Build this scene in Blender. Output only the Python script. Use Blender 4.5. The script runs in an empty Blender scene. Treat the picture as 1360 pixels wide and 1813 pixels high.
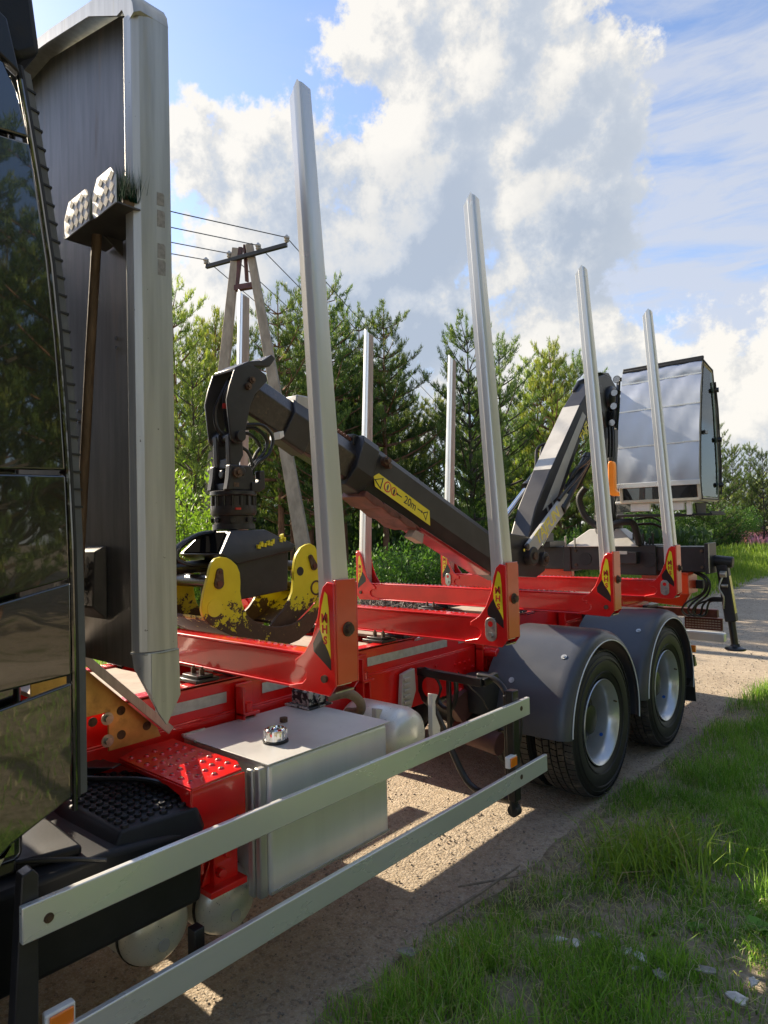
import bpy, math, random
import numpy as np
from mathutils import Vector, Matrix

SC = bpy.context.scene
COL = SC.collection
R = math.radians

# ------------------------------------------------------------------ camera
cam_d = bpy.data.cameras.new('camera')
cam = bpy.data.objects.new('camera', cam_d)
COL.objects.link(cam)
SC.camera = cam
cam_d.sensor_fit = 'HORIZONTAL'
cam_d.sensor_width = 36.0
cam_d.lens = 36.0 * 1180.3 / 1360.0
cam_d.clip_start = 0.05
cam_d.clip_end = 2000
_r = Vector((0.7535, 0.65703, -0.02349)); _u = Vector((0.03466, -0.00402, 0.99939)); _f = Vector((-0.65653, 0.75386, 0.0258))
mw = Matrix.Identity(4)
for i in range(3):
    mw[i][0] = _r[i]; mw[i][1] = _u[i]; mw[i][2] = -_f[i]
mw[0][3], mw[1][3], mw[2][3] = 3.1917, -4.594, 1.9155
cam.matrix_world = mw

# ------------------------------------------------------------------ light
SUN_EL = 29.0
SUN_AZ = 2.0           # light travels towards +x, turned this much to +y
SUN_STRENGTH = 4.3
SKY_STRENGTH = 0.15
EXPOSURE = 1.48
sun_dir = Vector((-math.cos(R(SUN_AZ)) * math.cos(R(SUN_EL)), -math.sin(R(SUN_AZ)) * math.cos(R(SUN_EL)), math.sin(R(SUN_EL))))
sd = bpy.data.lights.new('sun', 'SUN')
sd.energy = SUN_STRENGTH; sd.angle = R(0.5); sd.color = (1.0, 0.86, 0.66)
so = bpy.data.objects.new('sun', sd); COL.objects.link(so)
so.rotation_euler = sun_dir.to_track_quat('Z', 'Y').to_euler()
so.location = (0, 0, 30)

SC.view_settings.view_transform = 'Standard'
SC.view_settings.look = 'None'
SC.view_settings.gamma = 1.0
SC.view_settings.use_curve_mapping = False
SC.view_settings.exposure = EXPOSURE
SC.render.engine = 'CYCLES'
SC.cycles.max_bounces = 8
SC.cycles.transparent_max_bounces = 8

W = bpy.data.worlds.new('World'); SC.world = W; W.use_nodes = True
nt = W.node_tree; nt.nodes.clear()
class NB:
    """small node-building helper"""
    def __init__(s, nt): s.nt = nt
    def n(s, t, **kw):
        x = s.nt.nodes.new(t)
        for k, v in kw.items(): setattr(x, k, v)
        return x
    def put(s, sock, v):
        if isinstance(v, bpy.types.NodeSocket): s.nt.links.new(v, sock)
        elif v is not None: sock.default_value = v
    def math(s, op, a, b=None, c=None, clamp=False):
        x = s.n('ShaderNodeMath', operation=op); x.use_clamp = clamp
        s.put(x.inputs[0], a); s.put(x.inputs[1], b)
        if c is not None: s.put(x.inputs[2], c)
        return x.outputs[0]
    def vmath(s, op, a, b=None, scale=None):
        x = s.n('ShaderNodeVectorMath', operation=op)
        s.put(x.inputs[0], a); s.put(x.inputs[1], b)
        if scale is not None: s.put(x.inputs[3], scale)
        return x.outputs['Value'] if op in ('DISTANCE', 'DOT_PRODUCT', 'LENGTH') else x.outputs[0]
    def noise(s, vec, scale, detail=4, rough=.55, dist=0.0, col=False):
        x = s.n('ShaderNodeTexNoise'); s.put(x.inputs['Vector'], vec)
        x.inputs['Scale'].default_value = scale; x.inputs['Detail'].default_value = detail
        x.inputs['Roughness'].default_value = rough; x.inputs['Distortion'].default_value = dist
        return x.outputs['Color'] if col else x.outputs['Fac']
    def ramp(s, fac, a, b, c0=0.0, c1=1.0, interp='SMOOTHSTEP'):
        x = s.n('ShaderNodeMapRange'); x.interpolation_type = interp; x.clamp = True
        s.put(x.inputs[0], fac); s.put(x.inputs[1], a); s.put(x.inputs[2], b); s.put(x.inputs[3], c0); s.put(x.inputs[4], c1)
        return x.outputs[0]
    def mix(s, fac, a, b, blend='MIX'):
        x = s.n('ShaderNodeMix', data_type='RGBA', blend_type=blend)
        s.put(x.inputs[0], fac)
        s.put(x.inputs[6], tuple(a) + (1,) if isinstance(a, (tuple, list)) and len(a) == 3 else a)
        s.put(x.inputs[7], tuple(b) + (1,) if isinstance(b, (tuple, list)) and len(b) == 3 else b)
        return x.outputs[2]
    def mapping(s, vec, scale=(1, 1, 1), rot=(0, 0, 0), loc=(0, 0, 0)):
        x = s.n('ShaderNodeMapping'); s.put(x.inputs[0], vec)
        x.inputs['Scale'].default_value = scale; x.inputs['Rotation'].default_value = rot; x.inputs['Location'].default_value = loc
        return x.outputs[0]

b = NB(nt)
tc = b.n('ShaderNodeTexCoord').outputs['Generated']
sky = b.n('ShaderNodeTexSky', sky_type='NISHITA', sun_disc=False)
sky.sun_elevation = R(SUN_EL)
sky.sun_rotation = math.atan2(sun_dir.x, sun_dir.y)
sky.air_density = 1.0; sky.dust_density = 0.6; sky.ozone_density = 2.5
dirn = b.vmath('NORMALIZE', tc)
# cloud masses: direction, angular size
CL = [((-0.43, 0.7056, 0.5633), .15), ((-0.455, 0.650, 0.610), .10), ((-0.3891, 0.7711, 0.504), .13),
      ((-0.3039, 0.79, 0.5324), .045), ((-0.5278, 0.7143, 0.4595), .15), ((-0.700, 0.5337, 0.465), .050),
      ((-0.740, 0.4887, 0.462), .045), ((-0.705, 0.590, 0.40), .115), ((-0.6235, 0.6917, 0.3644), .19),
      ((-0.3999, 0.8176, 0.4142), .13), ((-0.6708, 0.7023, 0.2383), .19), ((-0.79, 0.54, 0.28), .13),
      ((-0.2902, 0.8309, 0.4748), .035), ((-0.4171, 0.8749, 0.235), .13), ((-0.2459, 0.9480, 0.205), .09),
      ((-0.2228, 0.9608, 0.12), .16), ((-0.10, 0.98, 0.16), .12), ((0.15, 0.95, 0.25), .2), ((0.5, 0.8, 0.3), .3),
      ((0.62, -0.62, 0.35), .22), ((-0.3, -0.85, 0.4), .33), ((-0.9, -0.2, 0.2), .2), ((0.1, 0.3, 0.95), .22)]
def density(vec, fine=True):
    w1 = b.noise(vec, 3.0, 3, .5, col=True)
    wv = b.vmath('SCALE', b.vmath('SUBTRACT', w1, (0.5, 0.5, 0.5)), scale=.22)
    dv = b.vmath('ADD', vec, wv)
    acc = None
    for c, r in CL:
        d = b.vmath('DISTANCE', dv, c)
        v = b.math('SUBTRACT', 1.0, b.math('DIVIDE', d, r * 1.12))
        v = b.math('MULTIPLY', v, min(1.0, r / .12) if r < .12 else 1.0)
        acc = v if acc is None else b.math('SMOOTH_MAX', acc, v, .12)
    n1 = b.noise(vec, 9.0, 10, .63)
    return b.math('ADD', acc, b.math('MULTIPLY', b.math('SUBTRACT', n1, .5), 2.0)), n1
den, nz = density(dirn)
off = b.vmath('NORMALIZE', b.vmath('ADD', dirn, (sun_dir.x * .035 - .0, sun_dir.y * .035, sun_dir.z * .035 + .022)))
den2, nz2 = density(off)
alpha = b.ramp(den, -.02, .17)
thick = b.ramp(den2, -.05, .95)
lit = b.ramp(b.math('SUBTRACT', den, den2), -.28, .34)
# broad grey undersides of the mass
g1 = b.vmath('DISTANCE', b.vmath('ADD', dirn, b.vmath('SCALE', b.vmath('SUBTRACT', b.noise(dirn, 4, 4, .6, col=True), (0.5, 0.5, 0.5)), scale=.3)), (-0.6235, 0.6917, 0.345))
g2 = b.vmath('DISTANCE', b.vmath('ADD', dirn, b.vmath('SCALE', b.vmath('SUBTRACT', b.noise(dirn, 4, 4, .6, col=True), (0.5, 0.5, 0.5)), scale=.25)), (-0.47, 0.79, 0.34))
grey = b.math('MAXIMUM', b.ramp(g1, .30, .04), b.ramp(g2, .22, .02))
shade = b.math('ADD', b.math('MULTIPLY', lit, .62), b.math('ADD', b.math('MULTIPLY', b.math('SUBTRACT', 1.0, thick), .38), .17))
shade = b.math('SUBTRACT', shade, b.math('MULTIPLY', grey, .36), clamp=True)
ccol = b.n('ShaderNodeValToRGB'); b.put(ccol.inputs[0], shade)
cr = ccol.color_ramp
cr.elements[0].position = 0.0; cr.elements[0].color = (1.12, 1.29, 1.55, 1)
cr.elements[1].position = 1.0; cr.elements[1].color = (2.42, 2.33, 2.16, 1)
e = cr.elements.new(.42); e.color = (1.48, 1.60, 1.77, 1)
e = cr.elements.new(.72); e.color = (1.92, 1.91, 1.87, 1)
# thin streaky high cloud, more to the right of the tower
cm = b.mapping(dirn, scale=(3.0, 3.0, 14.0), rot=(R(0), R(-38), R(-18)))
cn = b.noise(cm, 1.6, 7, .62, .5)
cd = b.vmath('DISTANCE', dirn, (-0.18, 0.90, 0.36))
cmask = b.ramp(cd, .46, .16)
cir = b.math('MULTIPLY', b.ramp(cn, .20, .66), b.math('ADD', b.math('MULTIPLY', cmask, 1.0), .16), clamp=True)
hz = b.n('ShaderNodeSeparateXYZ'); b.put(hz.inputs[0], dirn)
lowc = b.ramp(hz.outputs['Z'], .34, .05)
skyb = b.mix(1.0, sky.outputs[0], (.58, .58, .62), 'MULTIPLY')
skyc = b.mix(b.math('MULTIPLY', lowc, .45), skyb, (1.68, 1.82, 2.02))
skyc = b.mix(b.math('MULTIPLY', cir, .85), skyc, (1.60, 1.70, 1.93))
fin = b.mix(b.math('MULTIPLY', alpha, .96), skyc, ccol.outputs[0])
bg = b.n('ShaderNodeBackground'); b.put(bg.inputs[0], fin); bg.inputs[1].default_value = SKY_STRENGTH
wo = b.n('ShaderNodeOutputWorld'); nt.links.new(bg.outputs[0], wo.inputs[0])
W.cycles.sampling_method = 'MANUAL'; W.cycles.sample_map_resolution = 1024

# ------------------------------------------------------------------ materials
MATS = {}
def coords(b, kind='Object'):
    return b.n('ShaderNodeTexCoord').outputs[kind]
def mat(name, base, rough=.5, metal=0.0, var=0.0, vscale=4.0, bump=0.0, bscale=30.0, stretch=(1, 1, 1), coat=0.0, coat_rough=.05,
        dirt=None, dirt_amt=0.0, dirt_scale=5.0, dirt_rough=.8, rvar=0.0, spec=.5, specks=None, speck_scale=60, speck_t=.68, bdist=.002):
    m = bpy.data.materials.new(name); m.use_nodes = True
    nt = m.node_tree; b = NB(nt); P = nt.nodes['Principled BSDF']
    co = coords(b); st = b.mapping(co, scale=stretch)
    c = tuple(base) + (1,)
    cur = c
    if var:
        n = b.noise(st, vscale, 6, .6)
        cur = b.mix(b.ramp(n, .3, .7), tuple(x * (1 - var) for x in base), tuple(min(1, x * (1 + var)) for x in base))
    rg = rough
    if rvar:
        n = b.noise(st, vscale * 1.7, 5, .6)
        rg = b.ramp(n, .3, .7, max(.02, rough - rvar), min(1, rough + rvar))
    if dirt:
        n = b.noise(st, dirt_scale, 8, .65)
        f = b.ramp(n, .62 - dirt_amt * .4, .78 - dirt_amt * .4)
        f = b.math('MULTIPLY', f, min(1, .5 + dirt_amt))
        cur = b.mix(f, cur, dirt)
        rg = b.mix(f, (rough,) * 3 if not rvar else rg, (dirt_rough,) * 3)
        if metal: b.put(P.inputs['Metallic'], b.math('SUBTRACT', metal, b.math('MULTIPLY', f, metal)))
    if specks:
        n = b.noise(co, speck_scale, 3, .6)
        f = b.ramp(n, speck_t, speck_t + .04)
        cur = b.mix(f, cur, specks)
    b.put(P.inputs['Base Color'], cur)
    b.put(P.inputs['Roughness'], rg)
    if not (dirt and metal): P.inputs['Metallic'].default_value = metal
    P.inputs['Specular IOR Level'].default_value = spec
    if coat: P.inputs['Coat Weight'].default_value = coat; P.inputs['Coat Roughness'].default_value = coat_rough
    if bump:
        n = b.noise(st, bscale, 5, .6)
        bp = b.n('ShaderNodeBump'); bp.inputs['Strength'].default_value = bump; bp.inputs['Distance'].default_value = bdist
        b.put(bp.inputs['Height'], n); nt.links.new(bp.outputs[0], P.inputs['Normal'])
        if coat: nt.links.new(bp.outputs[0], P.inputs['Coat Normal'])
    MATS[name] = m
    return m

M = {}
M['red'] = mat('red_paint', (.72, .008, .007), .30, 0, .14, 3, .12, 14, coat=.8, coat_rough=.06, dirt=(.16, .06, .035), dirt_amt=-.10, dirt_scale=9, specks=(.28, .10, .06), speck_scale=90, speck_t=.70)
M['orange_red'] = mat('orange_red_tone', (.68, .055, .010), .3, 0, .08, 3, .1, 14, coat=.7, coat_rough=.08, specks=(.3, .1, .05), speck_scale=80, speck_t=.72)  # more orange than the red, for socket faces and the rear frame
M['alu_stake'] = mat('stake_aluminium', (.78, .77, .73), .33, .60, .03, 3, .0, 40, (5, 5, .35), rvar=.03, dirt=(.50, .46, .38), dirt_amt=-.06, dirt_scale=3, specks=(.12, .11, .1), speck_scale=70, speck_t=.74)
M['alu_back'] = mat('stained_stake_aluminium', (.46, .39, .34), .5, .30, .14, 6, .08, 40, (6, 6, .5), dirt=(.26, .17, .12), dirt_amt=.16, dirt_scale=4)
M['alu_rail'] = mat('guard_rail_aluminium', (.78, .79, .76), .28, .50, .03, 2, .01, 5, (1, .3, 1), rvar=.03, dirt=(.36, .36, .30), dirt_amt=-.12, dirt_scale=6)
M['alu_tank'] = mat('tank_aluminium', (.76, .77, .75), .33, .50, .04, 3, .02, 50, (3, 3, .15), rvar=.03, specks=(.12, .11, .1), speck_scale=50, speck_t=.73)
M['alu_head'] = mat('headboard_aluminium', (.50, .50, .465), .42, .55, .14, 4, .08, 30, (7, 7, .4), dirt=(.46, .44, .33), dirt_amt=.10, dirt_scale=3, specks=(.08, .07, .06), speck_scale=45, speck_t=.71)
M['panel'] = mat('dirty_panel_aluminium', (.17, .162, .155), .48, .40, .22, 5, .15, 30, (5, 5, .5), dirt=(.20, .15, .11), dirt_amt=.14, dirt_scale=2.5, dirt_rough=.6)
M['underside'] = mat('red_reflection_underside', (.24, .012, .012), .3, 0, .3, 9, .2, 30, coat=.5)  # bolsters' red reflection put into the colour of the boom's underside
M['panel_dark'] = mat('shaded_tray_aluminium', (.10, .095, .09), .5, .3, .2, 8)  # shade under the shelf and on the pocket put into a darker base
M['chrome'] = mat('chrome', (.8, .8, .8), .1, 1.0)
M['zinc'] = mat('zinc_bolt', (.45, .45, .42), .4, .9, .2, 30)
M['bolt'] = mat('rusty_bolt', (.11, .07, .045), .6, .4, .4, 40)
M['gold'] = mat('yellow_zinc_plate', (.55, .36, .12), .38, .6, .25, 7, .2, 20, dirt=(.14, .06, .03), dirt_amt=.10, dirt_scale=8, rvar=.1)
M['blackmetal'] = mat('black_metal', (.011, .011, .012), .38, 0, .3, 8, .15, 40, coat=.2, dirt=(.10, .085, .07), dirt_amt=.02, dirt_scale=8)
M['black_plastic'] = mat('black_step_plastic', (.013, .014, .017), .48, 0, .2, 6, .20, 160, spec=.3, dirt=(.035, .032, .03), dirt_amt=.05, dirt_scale=6)
M['rubber'] = mat('rubber', (.016, .016, .017), .6, 0, .25, 8, .2, 40)
M['hose'] = mat('hydraulic_hose', (.012, .012, .013), .35)
M['fender'] = mat('fender_plastic', (.066, .070, .080), .33, 0, .1, 3, .12, 200, rvar=.05, specks=(.08, .075, .07), speck_scale=30, speck_t=.72, dirt=(.16, .145, .125), dirt_amt=-.02, dirt_scale=3)
M['crane'] = mat('dark_crane_paint', (.026, .025, .027), .42, 0, .25, 5, .12, 25, coat=.0, dirt=(.11, .08, .06), dirt_amt=.02, dirt_scale=7, specks=(.2, .18, .15), speck_scale=60, speck_t=.75)
M['crane_worn'] = mat('worn_telescope_steel', (.032, .027, .026), .28, .3, .35, 10, .5, 45, (2, 5, 5), coat=.4, coat_rough=.15, dirt=(.16, .10, .065), dirt_amt=.12, dirt_scale=6)
M['crane_grey'] = mat('grey_crane_paint', (.46, .445, .41), .45, 0, .1, 4, .1, 30, coat=.2, dirt=(.10, .08, .06), dirt_amt=.0)
M['steel'] = mat('bare_cylinder_rod', (.75, .76, .78), .12, 1.0)
M['rustplate'] = mat('rust_red_steel', (.13, .04, .026), .5, .1, .4, 8, .3, 30, dirt=(.05, .03, .025), dirt_amt=.15, dirt_scale=10)
M['yellow_decal'] = mat('yellow_decal', (.78, .66, .02), .35, 0, .05, 6, coat=.4)
M['black_decal'] = mat('black_decal', (.012, .012, .013), .3, 0, coat=.5, specks=(.2, .18, .15), speck_scale=90, speck_t=.7)
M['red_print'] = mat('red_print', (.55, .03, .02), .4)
M['white_strip'] = mat('galvanised_reflector', (.52, .54, .52), .38, .35, .12, 25, .2, 60, dirt=(.34, .30, .24), dirt_amt=.05)
M['white'] = mat('white_trim', (.78, .78, .76), .4, 0, .05, 9)
M['deck'] = mat('dusty_deck_plate', (.36, .29, .23), .7, 0, .18, 5, .3, 60, dirt=(.22, .15, .11), dirt_amt=.1)
M['silver_tarp'] = mat('silver_tarpaulin', (.46, .49, .54), .38, .70, .03, 3)
M['cream'] = mat('cream_frame_paint', (.60, .56, .44), .45, 0, .1, 5)
M['orange_plastic'] = mat('orange_plastic', (.85, .25, .015), .38, 0, .05, 5, coat=.2)
M['amber'] = mat('amber_lens', (.9, .22, .01), .15, 0, coat=1)
M['lamp_glass'] = mat('lamp_glass', (.30, .30, .30), .10, .6, .2, 90, coat=1)
M['concrete'] = mat('weathered_concrete', (.33, .275, .21), .85, 0, .22, 6, .6, 40, (1, 1, .4), dirt=(.16, .13, .10), dirt_amt=.1, dirt_scale=7, specks=(.1, .08, .06), speck_scale=16, speck_t=.7)
M['brownsteel'] = mat('brown_painted_steel', (.09, .035, .03), .6, 0, .3, 6)
M['ceramic'] = mat('insulator_glaze', (.30, .28, .24), .2, 0, coat=.8)
M['wire'] = mat('bare_wire', (.10, .10, .10), .5, .5)
M['bristle'] = mat('green_bristle', (.004, .06, .025), .9, 0, .4, 60, spec=.05)
M['wood'] = mat('worn_wood_handle', (.17, .115, .07), .6, 0, .3, 8, .3, 60, (6, 6, .5))
M['brownhose'] = mat('brown_hose', (.22, .16, .10), .6, 0, .3, 10)
M['airtank'] = mat('air_tank_aluminium', (.80, .78, .68), .32, .38, .06, 4, .03, 6, specks=(.12, .12, .11), speck_scale=150, speck_t=.66)
M['disc'] = mat('shadow_grey_disc', (.16, .165, .15), .5)  # shadow deep inside the rim put into the disc's darker grey
M['rim'] = mat('silver_rim_paint', (.60, .61, .62), .30, .62, .06, 6, coat=.5, coat_rough=.1, dirt=(.34, .28, .22), dirt_amt=.06)
M['tan'] = mat('sand_dust', (.35, .28, .20), .9)
M['grey_bark'] = mat('grey_bark', (.30, .28, .25), .9, 0, .35, 14, .8, 40)
M['paper'] = mat('pale_bark_inside', (.52, .50, .46), .85, 0, .25, 30, .5, 50)
M['stick'] = mat('dry_stick', (.23, .18, .13), .85, 0, .3, 30, .5, 60)

def m_gloss(name, base, wob, rough=.02, wscale=2.2):
    m = bpy.data.materials.new(name); m.use_nodes = True
    b = NB(m.node_tree); P = m.node_tree.nodes['Principled BSDF']
    P.inputs['Base Color'].default_value = tuple(base) + (1,)
    P.inputs['Roughness'].default_value = .2
    P.inputs['Coat Weight'].default_value = 1.0; P.inputs['Coat Roughness'].default_value = rough; P.inputs['Coat IOR'].default_value = 1.75
    P.inputs['IOR'].default_value = 1.6
    n = b.noise(coords(b), wscale, 2, .5)
    bp = b.n('ShaderNodeBump'); bp.inputs['Strength'].default_value = wob; bp.inputs['Distance'].default_value = .02
    b.put(bp.inputs['Height'], n)
    m.node_tree.links.new(bp.outputs[0], P.inputs['Normal']); m.node_tree.links.new(bp.outputs[0], P.inputs['Coat Normal'])
    MATS[name] = m
    return m
M['gloss'] = m_gloss('black_gloss_paint', (.004, .0045, .005), .05)
M['gloss_dent'] = m_gloss('black_gloss_panel', (.004, .0045, .005), .16, .02, 2.6)
M['darkglass'] = m_gloss('dark_glass', (.002, .003, .004), .03, .01)

def m_glass(name, tint):
    m = bpy.data.materials.new(name); m.use_nodes = True; nt = m.node_tree; b = NB(nt)
    P = nt.nodes['Principled BSDF']; nt.nodes.remove(P)
    g = b.n('ShaderNodeBsdfGlossy'); g.inputs['Roughness'].default_value = .03; g.inputs['Color'].default_value = (.9, .95, .95, 1)
    t = b.n('ShaderNodeBsdfTransparent'); t.inputs['Color'].default_value = tint + (1,)
    fr = b.n('ShaderNodeFresnel'); fr.inputs[0].default_value = 1.35
    mx = b.n('ShaderNodeMixShader'); nt.links.new(fr.outputs[0], mx.inputs[0]); nt.links.new(t.outputs[0], mx.inputs[1]); nt.links.new(g.outputs[0], mx.inputs[2])
    nt.links.new(mx.outputs[0], nt.nodes['Material Output'].inputs[0]); return m
M['pane'] = m_glass('window_glass', (.72, .82, .80))

def m_yellow():
    m = bpy.data.materials.new('chipped_yellow_paint'); m.use_nodes = True; nt = m.node_tree; b = NB(nt); P = nt.nodes['Principled BSDF']
    co = coords(b)
    sp = b.n('ShaderNodeSeparateXYZ'); b.put(sp.inputs[0], co)
    h = b.ramp(sp.outputs['Z'], .10, .42)
    n = b.math('ADD', b.math('MULTIPLY', b.noise(co, 14, 10, .70), .62), b.math('MULTIPLY', b.noise(co, 48, 8, .7), .38)); n2 = b.noise(co, 4.2, 3, .6)
    th = b.math('ADD', b.math('MULTIPLY', h, .34), b.math('MULTIPLY', b.math('SUBTRACT', n2, .5), .45))
    f = b.ramp(b.math('ADD', n, th), .622, .640)
    rust = b.mix(b.noise(co, 40, 5, .6), (.045, .026, .017), (.12, .06, .032))
    yel = b.mix(b.noise(co, 9, 4, .6), (.66, .52, .01), (.86, .74, .03))
    b.put(P.inputs['Base Color'], b.mix(f, rust, yel))
    b.put(P.inputs['Roughness'], b.ramp(f, 0, 1, .62, .4))
    bp = b.n('ShaderNodeBump'); bp.inputs['Strength'].default_value = .5; bp.inputs['Distance'].default_value = .002
    b.put(bp.inputs['Height'], b.math('ADD', f, b.math('MULTIPLY', n, .4))); nt.links.new(bp.outputs[0], P.inputs['Normal'])
    return m
M['yellow'] = m_yellow()

def m_tread_plate():
    m = bpy.data.materials.new('checker_plate_aluminium'); m.use_nodes = True; P = m.node_tree.nodes['Principled BSDF']
    P.inputs['Base Color'].default_value = (.62, .61, .58, 1); P.inputs['Metallic'].default_value = .6; P.inputs['Roughness'].default_value = .33
    return m
M['checker'] = m_tread_plate()
M['checker_mark'] = mat('checker_plate_rib', (.10, .095, .09), .5, .4, .3, 30)

def m_foliage(name, cols, trans=.25, rough=.55):
    """cols: colour stops over the per-leaf tint attribute"""
    m = bpy.data.materials.new(name); m.use_nodes = True; nt = m.node_tree; b = NB(nt); P = nt.nodes['Principled BSDF']
    at = b.n('ShaderNodeAttribute'); at.attribute_name = 'tint'
    oi = b.n('ShaderNodeObjectInfo')
    rp = b.n('ShaderNodeValToRGB'); b.put(rp.inputs[0], at.outputs['Fac'])
    el = rp.color_ramp.elements
    el[0].position = 0; el[0].color = cols[0][1] + (1,)
    el[1].position = 1; el[1].color = cols[-1][1] + (1,)
    for p_, c_ in cols[1:-1]:
        x = el.new(p_); x.color = c_ + (1,)
    hs = b.n('ShaderNodeHueSaturation'); b.put(hs.inputs['Color'], rp.outputs[0])
    b.put(hs.inputs['Hue'], b.ramp(oi.outputs['Random'], 0, 1, .485, .515)); b.put(hs.inputs['Value'], b.ramp(oi.outputs['Random'], 0, 1, .8, 1.25, 'LINEAR'))
    b.put(P.inputs['Base Color'], hs.outputs[0]); P.inputs['Roughness'].default_value = rough
    P.inputs['Specular IOR Level'].default_value = .35
    tr = b.n('ShaderNodeBsdfTranslucent'); b.put(tr.inputs[0], b.mix(1.0, hs.outputs[0], (1.5, 1.6, .7), 'MULTIPLY'))
    mx = b.n('ShaderNodeMixShader'); mx.inputs[0].default_value = trans
    nt.links.new(P.outputs[0], mx.inputs[1]); nt.links.new(tr.outputs[0], mx.inputs[2]); nt.links.new(mx.outputs[0], nt.nodes['Material Output'].inputs[0])
    return m
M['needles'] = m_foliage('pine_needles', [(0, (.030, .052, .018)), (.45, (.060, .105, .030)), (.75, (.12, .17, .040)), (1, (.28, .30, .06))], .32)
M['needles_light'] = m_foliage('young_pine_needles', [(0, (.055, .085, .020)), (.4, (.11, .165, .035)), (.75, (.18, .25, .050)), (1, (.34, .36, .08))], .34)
M['leaves'] = m_foliage('bright_leaves', [(0, (.05, .11, .015)), (.5, (.12, .24, .03)), (1, (.26, .40, .06))], .38)
M['leaves_dark'] = m_foliage('shrub_leaves', [(0, (.025, .055, .012)), (.5, (.06, .12, .02)), (1, (.13, .22, .04))], .3)
M['grass'] = m_foliage('grass_blades', [(0, (.06, .115, .018)), (.35, (.14, .26, .034)), (.7, (.25, .41, .055)), (.84, (.24, .34, .08)), (.90, (.42, .36, .20)), (1, (.55, .48, .32))], .36)
M['grass_far'] = m_foliage('meadow_grass', [(0, (.08, .15, .02)), (.5, (.19, .30, .04)), (1, (.36, .40, .09))], .35)
M['flowers'] = m_foliage('pink_flowers', [(0, (.05, .09, .03)), (.35, (.30, .12, .20)), (1, (.60, .26, .42))], .3)
M['dry_brush'] = mat('dry_brushwood', (.16, .13, .11), .9, 0, .4, 4, .3, 30)
M['pine_bark'] = mat('pine_bark', (.20, .10, .06), .9, 0, .4, 6, .8, 20, (1, 1, .4))
M['dark_bark'] = mat('dark_bark', (.07, .055, .042), .9, 0, .4, 6, .8, 20, (1, 1, .4))

def m_gravel():
    m = bpy.data.materials.new('sandy_gravel'); m.use_nodes = True; nt = m.node_tree; b = NB(nt); P = nt.nodes['Principled BSDF']
    co = coords(b)
    n1 = b.noise(co, .9, 5, .6); n2 = b.noise(co, 14, 8, .7); n3 = b.noise(co, 90, 4, .65)
    v = b.n('ShaderNodeTexVoronoi'); b.put(v.inputs['Vector'], co); v.inputs['Scale'].default_value = 60
    c = b.mix(b.ramp(n1, .3, .7), (.41, .33, .235), (.54, .44, .32))
    c = b.mix(b.ramp(n2, .35, .7), b.mix(1.0, c, (.74, .72, .70), 'MULTIPLY'), c)
    c = b.mix(b.math('MULTIPLY', b.ramp(n3, .45, .7), .55), c, (.44, .40, .34))
    v2 = b.n('ShaderNodeTexVoronoi'); b.put(v2.inputs['Vector'], co); v2.inputs['Scale'].default_value = 150
    c = b.mix(b.math('MULTIPLY', b.ramp(v.outputs['Color'], .66, .85), .5), c, (.16, .13, .105))
    c = b.mix(b.math('MULTIPLY', b.ramp(v2.outputs['Color'], .60, .8), .45), c, (.56, .50, .42))
    b.put(P.inputs['Base Color'], c); P.inputs['Roughness'].default_value = .95; P.inputs['Specular IOR Level'].default_value = .2
    n4 = b.noise(co, 260, 3, .6)
    hgt = b.math('ADD', b.math('MULTIPLY', n2, .22), b.math('ADD', b.math('MULTIPLY', n3, .35), b.math('ADD', b.math('MULTIPLY', n4, .18), b.math('MULTIPLY', v.outputs['Distance'], -.3))))
    bp = b.n('ShaderNodeBump'); bp.inputs['Strength'].default_value = 1.0; bp.inputs['Distance'].default_value = .022
    b.put(bp.inputs['Height'], hgt); nt.links.new(bp.outputs[0], P.inputs['Normal'])
    return m
M['gravel'] = m_gravel()
def m_soil():
    m = bpy.data.materials.new('grassy_soil'); m.use_nodes = True; nt = m.node_tree; b = NB(nt); P = nt.nodes['Principled BSDF']
    co = coords(b)
    n1 = b.noise(co, 1.6, 6, .62); n2 = b.noise(co, 22, 8, .7); n3 = b.noise(co, .12, 4, .6)
    c = b.mix(b.ramp(n2, .3, .7), (.21, .165, .11), (.44, .37, .27))
    g = b.mix(n2, (.05, .075, .022), (.13, .14, .045))
    c = b.mix(b.ramp(n1, .48, .70), c, g)
    b.put(P.inputs['Base Color'], c); P.inputs['Roughness'].default_value = .95; P.inputs['Specular IOR Level'].default_value = .15
    bp = b.n('ShaderNodeBump'); bp.inputs['Strength'].default_value = 1.0; bp.inputs['Distance'].default_value = .03
    b.put(bp.inputs['Height'], n2); nt.links.new(bp.outputs[0], P.inputs['Normal'])
    return m
M['soil'] = m_soil()
M['pebble'] = mat('pebbles', (.27, .235, .195), .9, 0, .45, 6, .2, 40)

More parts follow.
